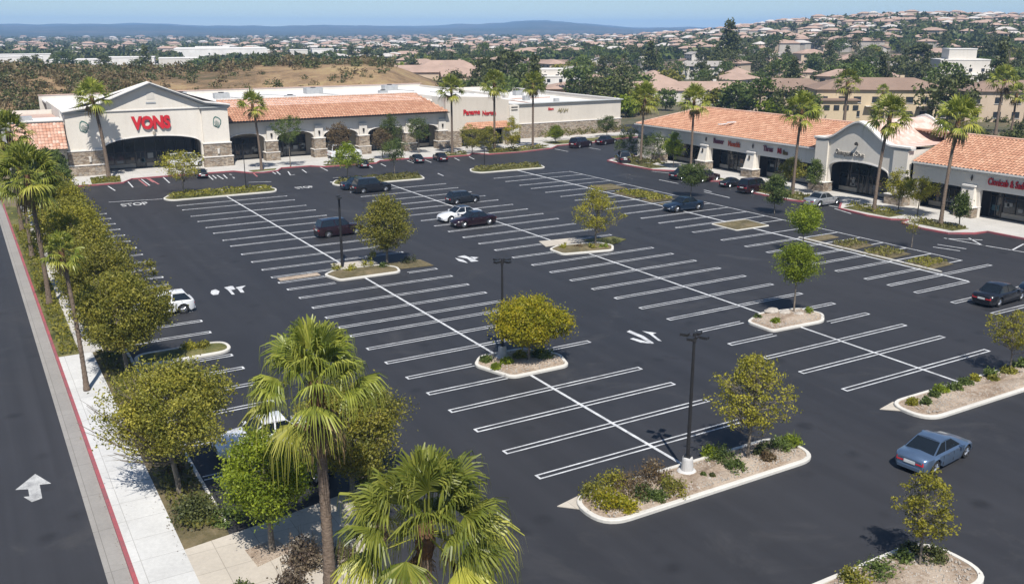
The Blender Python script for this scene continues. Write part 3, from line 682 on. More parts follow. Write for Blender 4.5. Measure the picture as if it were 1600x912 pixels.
def text_mesh(name, txt, size, mat, parent, loc, rot, ext=0.08, bold=0.0, sx=1.0, shear=0.0, align='LEFT', side=None):
    cu = bpy.data.curves.new(name, 'FONT'); cu.body = txt; cu.size = size; cu.extrude = ext; cu.offset = bold; cu.shear = shear; cu.align_x = align; cu.resolution_u = 3
    o = bpy.data.objects.new(name, cu); COL.objects.link(o); dg = bpy.context.evaluated_depsgraph_get()
    me = bpy.data.meshes.new_from_object(o.evaluated_get(dg)); bpy.data.objects.remove(o)
    me.materials.clear(); me.materials.append(M[mat]); me.materials.append(M[side or mat])
    for p in me.polygons: p.material_index = 0 if abs(p.normal.z) > 0.7 else 1
    ob = bpy.data.objects.new(name, me); COL.objects.link(ob); ob.parent = parent; ob.location = loc; ob.rotation_euler = rot; ob.scale = (sx, 1, 1); return ob
def storefront(parent, x0, x1, y, z1, n, axis='y', door=None, z0=0.14, transom=True):
    "glazed shop front: glass sheet, bulkhead, mullions, one or two doors; along x (axis y) or along y (axis x)"
    def bx(m, a, b, d0, d1, za, zb): m.bb(a, b, y + d0, y + d1, za, zb) if axis == 'y' else m.bb(y + d0, y + d1, a, b, za, zb)
    g = MB(); bx(g, x0, x1, 0.05, 0.09, z0 + 0.02, z1); g.build('window_glass', 'store_glass', parent)
    f = MB(); w = (x1 - x0) / n
    for i in range(n + 1): bx(f, x0 + i * w - 0.035, x0 + i * w + 0.035, -0.03, 0.04, z0, z1)
    for i in range(n):
        a, b = x0 + i * w + 0.037, x0 + (i + 1) * w - 0.037
        bx(f, a, b, -0.02, 0.03, z0, z0 + 0.14); bx(f, a, b, -0.02, 0.03, z1 - 0.08, z1)
        if transom: bx(f, a, b, -0.02, 0.03, 2.25, 2.33)
    f.build('window_frame', 'bronze', parent)
    i = 0
    while i < n:
        if door and i in door: i += 1; continue
        j = i
        while j + 1 < n and not (door and j + 1 in door): j += 1
        k = MB(); bx(k, x0 + i * w + 0.04, x0 + (j + 1) * w - 0.04, -0.05, -0.032, z0 + 0.142, z0 + 0.62); k.build('bulkhead', 'stucco_taupe', parent); i = j + 1
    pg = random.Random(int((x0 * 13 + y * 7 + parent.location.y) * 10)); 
    for i in range(n):  # random coloured panels stand in for reflections and pale patches in the glass
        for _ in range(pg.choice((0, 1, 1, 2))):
            c = x0 + (i + pg.uniform(.25, .75)) * w; ww = pg.uniform(.12, .3) * w; za = pg.uniform(.8, 1.5); q = MB(); bx(q, c - ww, c + ww, 0.02, 0.035, za, za + pg.uniform(.3, .7)); q.build('reflection_panel', pg.choice(('reflection_pale', 'reflection_teal', 'reflection_pale', 'reflection_warm')), parent)
    for i in (door or ()):
        c = x0 + (i + .5) * w; d = MB()
        for s in (-1, 1): bx(d, c + s * (w * .42) - .03, c + s * (w * .42) + .03, -0.06, -0.032, z0 + .142, 2.24)
        bx(d, c - .03, c + .03, -0.06, -0.032, z0 + .142, 2.24); bx(d, c - .2, c - .12, -.1, -.06, 1.0, 1.3); d.build('door_frame', 'bronze_light', parent)

# --- supermarket with the big gable
T = thing('supermarket', 'large cream supermarket with gabled arch front and red letters over the entrance', 'supermarket', (12, 131, 0))
def L(dx=0, dy=0, dz=0): return (dx - 12, dy - 131, dz)
def part(name, mb, mat, parent, off=(12, 131, 0), smooth=False):
    if name in ('stone_cap', 'cap_moulding', 'side_wall', 'cornice', 'vent_slot', 'stone_base', 'parapet_wall', 'parapet_cap', 'recess_wall', 'recess_ceiling', 'end_wall', 'roof_curb', 'roof_conduit', 'plumbing_vent') and len(mb.v) > 8 and len(mb.v) % 8 == 0 and len(mb.f) == len(mb.v) // 8 * 6:
        o = None
        for k in range(len(mb.v) // 8):
            m1 = MB().add(mb.v[8 * k:8 * k + 8], [tuple(i - 8 * k for i in f) for f in mb.f[6 * k:6 * k + 6]]); o2 = part(name, m1, mat, parent, off, smooth); o = o or o2
        return o
    mb.v = [(a - off[0], b - off[1], c - off[2]) for a, b, c in mb.v]; return mb.build(name, mat, parent, smooth)
P0 = (12, 131, 0)
top = [(29.0, 8.25), (28.6, 8.55), (22.3, 11.45), (15.7, 8.75), (15.3, 8.4)]
part('front_wall', MB().slab(facade(15.9, 28.6, top, [(16.1, 28.4, 3.35, 4.7)]), 'y', 131.35, 132.0), 'stucco_cream', T)
# recess side walls, ceiling and rear wall body
part('side_wall', MB().bb(12.0, 12.35, 132.01, 158, 0, 8.0), 'stucco_cream', T)
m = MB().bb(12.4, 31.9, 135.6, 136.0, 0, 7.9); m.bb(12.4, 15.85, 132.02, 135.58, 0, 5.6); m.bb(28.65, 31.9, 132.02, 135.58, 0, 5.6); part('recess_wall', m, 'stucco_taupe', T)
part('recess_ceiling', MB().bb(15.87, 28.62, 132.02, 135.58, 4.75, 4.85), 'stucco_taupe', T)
for nm, (a, b) in (('pier', (11.7, 15.9)), ('pier', (28.6, 32.3))):
    m = MB().bb(a + .1, b - .1, 131.05, 132.6, 3.4, 7.95); p = part('pier', m, 'stucco_cream', T)
    q = MB().bb(a, b, 130.9, 132.65, 1.55, 3.28); q.bb(a - .12, b + .12, 130.75, 132.7, 0, 1.45); qq = part('stone_base', q, 'stone_veneer', p)
    q = MB().bb(a - .08, b + .08, 130.82, 132.68, 3.28, 3.42); q.bb(a - .2, b + .2, 130.67, 132.75, 1.45, 1.57); part('stone_cap', q, 'trim_white', p)
    q = MB().bb(a - .05, b + .05, 130.92, 132.7, 7.97, 8.12); q.bb(a - .18, b + .18, 130.8, 132.8, 8.12, 8.24); part('cap_moulding', q, 'cornice', p)
# raking cornice in two steps, and horizontal moulding
gp = [(11.5, 8.26), (14.9, 8.75), (22.3, 11.62), (29.2, 8.85), (32.5, 8.4)]
def rake(d, z, w0, w1, th):
    m = MB()
    for i in range(4):
        a, b = gp[i], gp[i + 1]; k = 0.003 * i
        m.slab([(a[0], a[1] + z - th), (b[0], b[1] + z - th), (b[0], b[1] + z), (a[0], a[1] + z)], 'y', w0 - k, w1)
    return m
part('raking_cornice', rake(0, 0.0, 130.72, 132.3, 0.22), 'cornice', T); part('raking_cornice', rake(0, 0.14, 130.50, 132.4, 0.135), 'trim_white', T)
part('pediment_wall', MB().slab([(12.0, 8.25), (32.1, 8.25), (28.9, 8.62), (22.3, 11.38), (15.0, 8.5)], 'y', 131.3, 131.347), 'stucco_cream', T)
part('moulding', MB().bb(15.95, 28.55, 131.2, 131.298, 8.12, 8.26), 'trim_white', T)
# arch trim
m = MB(); A = arch(16.1, 28.4, 3.35, 4.7, 20); A = A[1:-1]
for i in range(len(A) - 1):
    a, b = A[i], A[i + 1]; m.slab([(a[0], a[1]), (b[0], b[1]), (b[0], b[1] + .16), (a[0], a[1] + .16)], 'y', 131.27, 131.348)
part('arch_moulding', m, 'trim_white', T)
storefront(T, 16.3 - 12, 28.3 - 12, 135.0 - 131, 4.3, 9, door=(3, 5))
# gable roof running back behind the front
m = MB().add([(11.6, 132.3, 8.3), (22.3, 132.3, 11.55), (22.3, 134.4, 11.55), (11.6, 134.4, 8.3)], [(0, 1, 2, 3)]).add([(22.3, 132.3, 11.55), (32.4, 132.3, 8.35), (32.4, 134.4, 8.35), (22.3, 134.4, 11.55)], [(0, 1, 2, 3)])
m.add([(11.6, 134.4, 8.3), (22.3, 134.4, 11.55), (32.4, 134.4, 8.35), (32.4, 134.4, 7.1), (11.6, 134.4, 7.1)], [(0, 1, 2, 3, 4)]); part('gable_roof', m, 'white_roof', T)
# flat roof with parapets (front one behind the tile ridge)
part('flat_roof', MB().bb(12.4, 79.8, 138.15, 171, 7.15, 7.4), 'white_roof', T); part('flat_roof', MB().bb(12.4, 31.9, 134.42, 138.14, 7.14, 7.39), 'white_roof', T)
m = MB().bb(12.0, 80, 171, 171.4, 0, 8.0); m.bb(79.8, 80.2, 137, 171.4, 5, 7.75); part('parapet_wall', m, 'stucco_grey', T)
m = MB().bb(11.9, 80.3, 170.9, 171.5, 8.0, 8.1); part('parapet_cap', m, 'pink_roof', T)
for i, (x, y, w, d, h) in enumerate(((38, 158, 2.4, 1.6, .9), (47, 150, 1.6, 1.4, .7), (55, 162, 3, 2, 1.0), (64, 152, 1.4, 1.2, .8), (70, 163, 2.6, 1.8, 1.0), (33, 165, 1.8, 1.4, .8))):
    u_ = part('rooftop_unit', MB().box((x, y, 7.4 + h / 2), (w, d, h)), 'metal_unit', T); part('fan_housing', MB().tube([(x, y, 7.4 + h), (x, y, 7.4 + h + .12)], .45, 10), 'bronze', u_)
m = MB()
for i in range(9): m.box((36 + i * 5.1, 147 + (i * 7 % 5) * 4, 7.47), (0.12, 9, .12), rot=0.3 * (i % 3))
part('roof_conduit', m, 'metal_unit', T)
# letters
tl = text_mesh('sign_letters', 'VONS', 2.2, 'sign_red', T, L(19.85, 131.2, 5.75), (math.pi / 2, 0, 0), 0.12, 0.12, 0.80, side='sign_side')
# emblems on the piers, logo and lamp over the arch
def leaf_emblem(cx, cz, y=130.98, s=0.75):
    out = []
    for k in range(14):
        a = 2 * math.pi * k / 14; rr = s * (1 + 0.25 * math.cos(a - 1.4) + 0.1 * math.sin(4 * a)); out.append((cx + rr * 0.72 * math.cos(a), cz + rr * math.sin(a)))
    part('emblem', MB().slab(out, 'y', y, y + .06), 'emblem_green', T)
    ins = [((p[0] - cx) * .8 + cx, (p[1] - cz) * .8 + cz) for p in out]; part('emblem_field', MB().slab(ins, 'y', y - .012, y - .003), 'stucco_grey', T)
    m = MB()
    for k in range(5): m.tube([(cx + (-.25 + .12 * k) * s, y - .025, cz - .55 * s), (cx + (-.5 + .25 * k) * s * .8, y - .025, cz + (.3 + .2 * math.sin(k)) * s)], .035, 4)
    part('emblem_veins', m, 'emblem_green', T)
leaf_emblem(13.9, 6.2); leaf_emblem(30.6, 6.0)
part('logo_plate', MB().bb(21.9, 22.9, 131.27, 131.298, 9.5, 10.4), 'pale_wall', T); part('logo_letters', MB().bb(21.75, 23.0, 131.24, 131.268, 8.95, 9.15), 'metal_unit', T)
part('wall_lamp', MB().tube([(22.4, 131.1, 4.9), (22.4, 131.1, 5.35)], [.16, .2], 8), 'stucco_taupe', T)
for x in (30.5, 14.2): part('wall_lamp', MB().tube([(x, 130.8, 1.9), (x, 130.8, 2.6)], [.14, .2], 8), 'pale_wall', T)
# --- low left wing with clay mansard
W = thing('shop_wing', 'low wing left of the supermarket with patchy clay tile mansard', 'shop wing', (6, 131, 0)); P1 = (6, 131, 0)
m = MB().bb(5.2, 5.5, 129.5, 150, 0, 7.3); m.bb(5.52, 11.95, 149.7, 150, 0, 7.3); part('side_wall', m, 'stucco_cream', W, P1)
part('front_wall', MB().slab(facade(5.52, 11.65, [(11.65, 7.2), (5.52, 7.2)], [(6.4, 8.6, 2.6, 3.1), (9.2, 11.4, 2.6, 3.1)]), 'y', 131.5, 131.9), 'stucco_grey', W, P1)
part('flat_roof', MB().bb(5.52, 11.95, 132.3, 149.6, 6.5, 6.7), 'pink_roof', W, P1)
m = MB().bb(5.1, 11.6, 131.3, 131.9, 7.2, 7.34); m.bb(5.05, 5.6, 131.92, 150, 7.3, 7.42); part('parapet_cap', m, 'trim_white', W, P1)
vv = Vector((0, 2.0, 3.1)); Ln = vv.length
part('mansard_roof', tile_roof((5.6, 129.2, 3.9), (1, 0, 0), vv / Ln, [(0, 0), (6.05, 0), (6.05, Ln), (0, Ln)], 0.4, 0.42), 'faded_tile', W, P1)
part('mansard_soffit', MB().bb(5.6, 11.6, 129.3, 131.45, 3.7, 3.85), 'stucco_taupe', W, P1)
part('window_glass', MB().bb(5.6, 11.6, 132.1, 132.15, 0.14, 3.2), 'store_glass', W, P1)
part('awning', MB().add([(8.6, 128.4, 2.5), (10.6, 128.4, 2.5), (10.6, 129.8, 3.2), (8.6, 129.8, 3.2)], [(0, 1, 2, 3)]), 'leaf_bright', W, P1)
part('rooftop_unit', MB().box((7.4, 137, 7.1), (2.2, 1.6, .8)), 'metal_unit', W, P1)
m = MB().bb(7.6, 11.9, 133.5, 140, 6.72, 7.0); part('roof_skylight', m, 'white_roof', W, P1)
# --- arcade between gable and corner block
A_ = thing('arcade', 'long arcade of low arches on stone pillars under a clay tile roof', 'arcade', (32, 133, 0)); P2 = (32, 133, 0)
ops = [(32.6, 37.75, 3.05, 4.1), (39.5, 45.0, 3.05, 4.1), (46.5, 51.9, 3.0, 4.05), (53.5, 59.5, 3.0, 4.05), (61.2, 65.4, 3.0, 4.0)]
part('front_wall', MB().slab(facade(32.35, 66.6, [(66.6, 5.9), (32.35, 5.9)], ops), 'y', 133.5, 134.1), 'stucco_grey', A_, P2)
for o in ops:
    m = MB(); A = arch(o[0], o[1], o[2], o[3], 14)[1:-1]
    for i in range(len(A) - 1):
        a, b = A[i], A[i + 1]; m.slab([(a[0], a[1]), (b[0], b[1]), (b[0], b[1] + .12), (a[0], a[1] + .12)], 'y', 133.42, 133.498)
    part('arch_moulding', m, 'trim_white', A_, P2)
for xc in (38.62, 45.75, 52.7, 60.35, 66.0):
    p = part('pillar', MB().bb(xc - .62, xc + .62, 133.2, 133.497, 2.98, 4.75), 'stucco_grey', A_, P2)
    part('stone_base', MB().bb(xc - .86, xc + .86, 132.95, 134.3, 1.35, 2.9).bb(xc - 1.02, xc + 1.02, 132.8, 134.4, 0, 1.3), 'stone_veneer', p, P2)
    part('stone_cap', MB().bb(xc - .92, xc + .92, 132.9, 134.35, 2.9, 2.99).bb(xc - 1.08, xc + 1.08, 132.75, 134.45, 1.3, 1.37), 'trim_white', p, P2)
    part('wall_lamp', MB().tube([(xc, 133.1, 3.5), (xc, 133.1, 4.0)], [.12, .17], 7), 'bronze', p, P2)
vv = Vector((0, 5.4, 2.65)); Ln = vv.length
part('tile_roof', tile_roof((32.3, 132.3, 5.9), (1, 0, 0), vv / Ln, [(0, 0), (34.6, 0), (31.2, Ln), (0, Ln)], 0.42, 0.45), 'clay_tile', A_, P2)
part('eave', MB().bb(32.3, 66.9, 132.35, 133.48, 5.72, 5.86), 'bronze', A_, P2)
part('roof_ridge', MB().bb(32.4, 63.8, 137.7, 138.1, 8.45, 8.75), 'trim_white', A_, P2)
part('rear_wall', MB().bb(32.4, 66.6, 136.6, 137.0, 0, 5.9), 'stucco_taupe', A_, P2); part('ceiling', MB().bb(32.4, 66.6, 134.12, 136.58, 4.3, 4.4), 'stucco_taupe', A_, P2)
part('hip_wall', MB().add([(66.7, 132.5, 5.9), (66.7, 137.8, 5.9), (63.8, 137.8, 8.4)], [(0, 1, 2)]), 'stucco_grey', A_, P2)
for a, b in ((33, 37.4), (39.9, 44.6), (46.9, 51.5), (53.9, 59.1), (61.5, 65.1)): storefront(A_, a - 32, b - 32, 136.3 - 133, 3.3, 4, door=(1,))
# --- block with red lettering
B_ = thing('corner_shop', 'plain cream block with small red lettering above a narrow tiled canopy', 'shop', (67, 133, 0)); P3 = (67, 133, 0)
part('front_wall', MB().slab(facade(66.65, 78.2, [(78.2, 7.2), (75.6, 7.75), (69.5, 8.05), (66.65, 8.05)], [(69.3, 77.2, 2.85, 2.95)]), 'y', 133.3, 133.9), 'stucco_warm', B_, P3)
part('side_wall', MB().bb(66.65, 67.0, 133.92, 150, 5.9, 8.0), 'stucco_cream', B_, P3)
vv = Vector((0, 1.3, 0.95)); Ln = vv.length
part('canopy_roof', tile_roof((69.0, 131.9, 2.95), (1, 0, 0), vv / Ln, [(0, 0), (9.0, 0), (9.0, Ln), (1.2, Ln)], 0.4, 0.4), 'clay_tile', B_, P3)
part('canopy_soffit', MB().bb(69.1, 78.0, 132.0, 133.28, 2.8, 2.92), 'stucco_taupe', B_, P3)
p = part('pier', MB().bb(78.2, 80.0, 133.0, 139.5, 0, 6.35), 'stucco_cream', B_, P3)
part('vent_slot', MB().bb(78.5, 79.7, 132.93, 132.998, 6.0, 6.12).bb(78.5, 79.7, 132.93, 132.998, 5.55, 5.67), 'bronze', p, P3)
part('stone_base', MB().bb(66.7, 69.25, 132.9, 133.28, 0, 2.7).bb(77.3, 80.1, 132.7, 132.995, 0, 1.4), 'stone_veneer', B_, P3)
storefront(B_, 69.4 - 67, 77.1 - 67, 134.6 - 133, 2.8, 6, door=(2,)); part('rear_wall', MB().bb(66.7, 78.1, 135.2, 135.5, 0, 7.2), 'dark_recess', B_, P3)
part('flat_roof', MB().bb(67.02, 79.8, 133.92, 137.38, 7.1, 7.25), 'white_roof', B_, P3)
text_mesh('sign_letters', 'Paname', 1.15, 'sign_red', B_, (69.75 - 67, 133.22 - 133, 5.2), (math.pi / 2, 0, 0), 0.06, 0.03, 0.85, side='sign_side')
text_mesh('sign_letters', 'Nortea', 1.0, 'sign_red', B_, (73.2 - 67, 133.22 - 133, 5.0), (math.pi / 2, 0, 0), 0.06, 0.02, 0.85, side='sign_side')
# --- blank box at the right
D_ = thing('corner_block', 'blank cream box building with a stone veneer lower half at the far corner', 'retail block', (92, 138, 0)); P4 = (92, 138, 0)
part('front_wall', MB().bb(80.02, 105, 138.5, 138.9, 2.72, 5.9), 'stucco_warm', D_, P4)
part('stone_base', MB().bb(80.02, 105.05, 138.35, 138.9, 0, 2.6), 'stone_veneer', D_, P4); part('stone_cap', MB().bb(80.02, 105.1, 138.28, 138.92, 2.6, 2.72), 'trim_white', D_, P4)
part('cornice', MB().bb(80.02, 105.2, 138.25, 138.95, 5.9, 6.0).bb(80.02, 105.3, 138.1, 139.0, 6.0, 6.12), 'cornice', D_, P4)
part('side_wall', MB().bb(104.7, 105.0, 138.92, 184, 0, 6.1).bb(66, 104.7, 183.7, 184.0, 0, 6.1), 'stucco_cream', D_, P4)
part('flat_roof', MB().bb(80.25, 104.68, 139.02, 183.6, 5.2, 5.4), 'white_roof', D_, P4)
part('parapet_cap', MB().bb(104.6, 105.1, 139.02, 184.1, 6.1, 6.2), 'trim_white', D_, P4)
for x, y, w, h in ((93, 152, 1.2, .9), (96.5, 147, .9, .6), (88, 160, 2, 1), (99, 165, 1.8, .9), (86, 150, 1.4, .5)): part('rooftop_unit', MB().box((x, y, 5.4 + h / 2), (w, w * .8, h)), 'metal_unit', D_, P4)
part('roof_curb', MB().bb(84, 101, 156, 156.3, 5.4, 5.6).bb(90, 90.3, 142, 155.9, 5.4, 5.55), 'pink_roof', D_, P4)
text_mesh('sign_letters', 'Siam', 0.62, 'sign_red', D_, (89.2 - 92, 138.44 - 138, 4.75), (math.pi / 2, 0, 0), 0.04, 0.01, 1.0)
m = MB()
for k in range(9): m.tube([(91.2 + .25 * k, 138.42, 4.35 + .2 * math.sin(k * 2)), (91.6 + .22 * k, 138.42, 4.8 + .15 * math.cos(k * 3))], .07, 4)
part('sign_emblem', m, 'sign_olive', D_, P4)

# --- row of shops on the right, front at X = 87 looking towards -X
S_ = thing('shop_row', 'row of shops with orange clay roof, tapered pillars and curved gable on the right', 'shop row', (87, 75, 0)); P5 = (87, 75, 0)
def wallx(left, right, top, ops, a, b): return MB().slab(facade(left, right, top, ops), 'x', a, b)
part('front_wall', wallx(76.2, 110.3, [(110.3, 4.65), (76.2, 4.65)], [(76.4, 85.8, 2.95, 3.0), (87.6, 94.5, 2.95, 3.0), (96.4, 104.2, 2.95, 3.0)], 87.0, 87.4), 'stucco_cream', S_, P5)
part('front_wall', wallx(22, 63.2, [(63.2, 4.65), (22, 4.65)], [(24, 30.5, 2.95, 3.0), (32.5, 38.5, 2.95, 3.0), (40.5, 46.2, 2.95, 3.0), (48.3, 55.3, 2.95, 3.0), (57.4, 62.2, 2.95, 3.0)], 87.0, 87.4), 'stucco_cream', S_, P5)
m = MB()
for a, b in ((76.35, 110.5), (22, 63.1)): m.bb(86.72, 87.0, a, b, 4.6, 4.78)
part('cornice', m, 'cornice', S_, P5); m = MB()
for a, b in ((76.35, 110.6), (22, 63.1)): m.bb(86.45, 87.0, a, b, 4.782, 4.96)
part('cornice', m, 'trim_white', S_, P5)
def pillar(yc, hw=0.62, zt=3.2):
    p = MB()
    for z0, z1, w0, w1 in ((1.22, zt, hw + .22, hw - .02),):
        vs = []
        for z, w, d in ((z0, w0, 0.75), (z1, w1, 0.35)):
            vs += [(87.0 - d, yc - w, z), (87.38, yc - w, z), (87.38, yc + w, z), (87.0 - d, yc + w, z)]
        p.add(vs, [(0, 1, 5, 4), (1, 2, 6, 5), (2, 3, 7, 6), (3, 0, 4, 7), (4, 5, 6, 7)])
    o = part('pillar', p, 'stucco_cream', S_, P5)
    part('stone_base', MB().bb(86.1, 87.5, yc - hw - .38, yc + hw + .38, 0, 1.15), 'stone_veneer', o, P5); part('stone_cap', MB().bb(86.03, 87.52, yc - hw - .45, yc + hw + .45, 1.15, 1.24), 'trim_white', o, P5)
    part('pillar_cap', MB().bb(86.5, 87.0, yc - hw - .08, yc + hw + .08, zt + .002, zt + .16), 'trim_white', o, P5); part('wall_lamp', MB().tube([(86.45, yc, 2.3), (86.4, yc, 2.85)], [.06, .13], 7), 'bronze', o, P5)
for yc in (104.9, 95.45, 86.7, 56.35, 47.25, 39.5, 31.5): pillar(yc)
for yc in (95.45, 86.7, 56.35): part('wall_ornament', MB().tube([(86.93, yc, 3.75), (86.9, yc, 4.05), (86.93, yc, 4.35)], [.04, .13, .03], 6), 'bronze', S_, P5)
for a, b, dd in ((76.5, 85.7, (3,)), (87.7, 94.4, (2,)), (96.5, 104.1, (1,)), (57.5, 62.1, (1,)), (48.4, 55.2, (1, 4)), (40.6, 46.1, (2,)), (32.6, 38.4, (1,)), (24.2, 30.4, (2,))):
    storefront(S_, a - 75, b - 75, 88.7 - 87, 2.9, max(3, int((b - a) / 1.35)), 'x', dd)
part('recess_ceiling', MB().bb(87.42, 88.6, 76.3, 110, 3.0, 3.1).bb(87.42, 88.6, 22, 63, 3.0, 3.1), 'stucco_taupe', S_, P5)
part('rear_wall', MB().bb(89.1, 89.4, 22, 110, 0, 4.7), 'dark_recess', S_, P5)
part('end_wall', MB().bb(87.42, 99.5, 110.0, 110.3, 0, 4.7).bb(99.5, 99.8, 22, 110.3, 0, 4.7), 'stucco_cream', S_, P5)
U = Vector((0, 1, 0)); vv = Vector((6.6, 0, 2.55)); Ln = vv.length
part('tile_roof', tile_roof((86.5, 76.5, 4.9), U, vv / Ln, [(0, 0), (33.9, 0), (26.6, Ln), (0, Ln)], 0.42, 0.48), 'clay_tile', S_, P5)
part('tile_roof', tile_roof((86.5, 22, 4.9), U, vv / Ln, [(0, 0), (41.0, 0), (41.0, Ln), (0, Ln)], 0.42, 0.48), 'clay_tile', S_, P5)
part('tile_roof', tile_roof((99.7, 22, 4.9), U, Vector((-6.6, 0, 2.55)) / Ln, [(0, 0), (88.3, 0), (81, Ln), (0, Ln)], 0.42, 0.6), 'clay_tile', S_, P5)
hv = Vector((0, -7.3, 2.55)); part('tile_roof', tile_roof((86.5, 110.4, 4.9), (1, 0, 0), hv / hv.length, [(0, 0), (13.2, 0), (6.6, hv.length)], 0.42, 0.48), 'faded_tile', S_, P5)
m = MB().tube([(93.1, 103.1, 7.55), (93.1, 22, 7.55)], .13, 6); m.tube([(86.6, 110.3, 5.0), (93.1, 103.1, 7.55)], .12, 6); m.tube([(99.6, 110.3, 5.0), (93.1, 103.1, 7.55)], .12, 6); part('ridge_tiles', m, 'faded_tile', S_, P5)
part('plumbing_vent', MB().box((88.6, 94.2, 6.1), (1.6, .12, .12)).box((89.2, 93.2, 6.4), (1.6, .12, .12)), 'white_enamel', S_, P5)
# the curved gable
def swoop(y0, y1, ys, zs, yp, zp, n=10):
    pts = []
    for i in range(n + 1):
        t = i / n; pts.append((y0 + (yp - y0) * t, zs + (zp - zs) * (t * t * (3 - 2 * t) * 0.75 + 0.25 * t)))
    for i in range(1, n + 1):
        t = 1 - i / n; pts.append((yp + (y1 - yp) * (1 - t), zs + (zp - zs) * (t * t * (3 - 2 * t) * 0.75 + 0.25 * t)))
    return pts
Gp = swoop(65.6, 74.6, 0, 6.05, 70.1, 8.25)
gtop = [(75.9, 6.05)] + Gp[::-1] + [(63.4, 6.05)]
part('gable_wall', MB().slab(facade(63.4, 75.9, gtop, [(65.7, 73.9, 2.95, 4.0)]), 'x', 86.4, 86.9), 'stucco_cream', S_, P5)
for (za, zb, d0) in ((-0.02, 0.16, 0.16), (0.162, 0.34, 0.34)):
    m = MB(); pts = [(63.1, 6.05)] + Gp + [(76.2, 6.05)]
    for i in range(len(pts) - 1):
        a, b = pts[i], pts[i + 1]; m.slab([(a[0], a[1] + za), (b[0], b[1] + za), (b[0], b[1] + zb), (a[0], a[1] + zb)], 'x', 86.4 - d0, 86.95)
    part('gable_cornice', m, 'cornice' if d0 < .2 else 'trim_white', S_, P5)
m = MB(); A = arch(65.7, 73.9, 2.95, 4.0, 18)[1:-1]
for i in range(len(A) - 1):
    a, b = A[i], A[i + 1]; m.slab([(a[0], a[1]), (b[0], b[1]), (b[0], b[1] + .14), (a[0], a[1] + .14)], 'x', 86.32, 86.398)
part('arch_moulding', m, 'trim_white', S_, P5)
for yc in (75.0, 64.3):
    o = part('pier', MB().bb(86.15, 86.398, yc - .9, yc + .9, 1.26, 6.0), 'stucco_cream', S_, P5)
    part('stone_base', MB().bb(85.7, 87.2, yc - 1.15, yc + 1.15, 0, 1.2), 'stone_veneer', o, P5); part('stone_cap', MB().bb(85.62, 87.22, yc - 1.22, yc + 1.22, 1.2, 1.28), 'trim_white', o, P5)
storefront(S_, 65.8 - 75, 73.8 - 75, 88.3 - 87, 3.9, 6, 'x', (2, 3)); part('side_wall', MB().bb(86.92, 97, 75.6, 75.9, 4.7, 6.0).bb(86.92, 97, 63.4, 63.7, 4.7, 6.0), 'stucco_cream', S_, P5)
# roof running back from the gable
m = MB(); pr = [(63.3, 6.08)] + Gp + [(76.0, 6.08)]
for i in range(len(pr) - 1):
    a, b = pr[i], pr[i + 1]; x = 86.95
    while x < 97.4:
        xe = x + .45; m.add([(x, a[0], a[1] + .3), (xe, a[0], a[1] + .33), (xe, b[0], b[1] + .33), (x, b[0], b[1] + .3)], [(0, 1, 2, 3)]); m.add([(xe, a[0], a[1] + .3), (xe, a[0], a[1] + .33), (xe, b[0], b[1] + .33), (xe, b[0], b[1] + .3)], [(0, 1, 2, 3)]); x = xe
part('curved_roof', m, 'pink_tile', S_, P5)
m = MB()
for i in range(len(pr) - 1):
    a, b = pr[i], pr[i + 1]; m.slab([(a[0], a[1] - .5), (b[0], b[1] - .5), (b[0], b[1] + .6), (a[0], a[1] + .6)], 'x', 97.42, 97.7)
part('rear_parapet', m, 'trim_white', S_, P5)
FX = (math.pi / 2, 0, -math.pi / 2)
def rsign(txt, y, z, size, mat, sx=0.8, side='sign_side'): text_mesh('sign_letters', txt, size, mat, S_, (86.92 - 87, y - 75, z), FX, 0.05, 0.02, sx, side=side)
rsign('Banner', 94.0, 3.72, 0.95, 'sign_plum', 0.72); rsign('Nouchk', 91.2, 3.62, 0.95, 'sign_orange', 0.72)
rsign('Thrus', 84.9, 3.66, 0.95, 'sign_plum', 0.72); rsign('Mi', 82.5, 3.6, 0.95, 'sign_red', 0.72); rsign('llee', 81.6, 3.55, 0.8, 'sign_olive', 0.72)
text_mesh('sign_letters', 'Ganapaste Crue', 0.85, 'sign_black', S_, (86.32 - 87, 73.1 - 75, 4.62), FX, 0.05, 0.01, 0.72, side='pale_wall')
rsign('Cloniceb & Saddle', 54.6, 3.62, 0.98, 'sign_red', 0.60)
part('gable_lamp', MB().tube([(86.3, 70.1, 5.9), (86.0, 70.1, 6.1)], [.1, .22], 7), 'bronze', S_, P5)
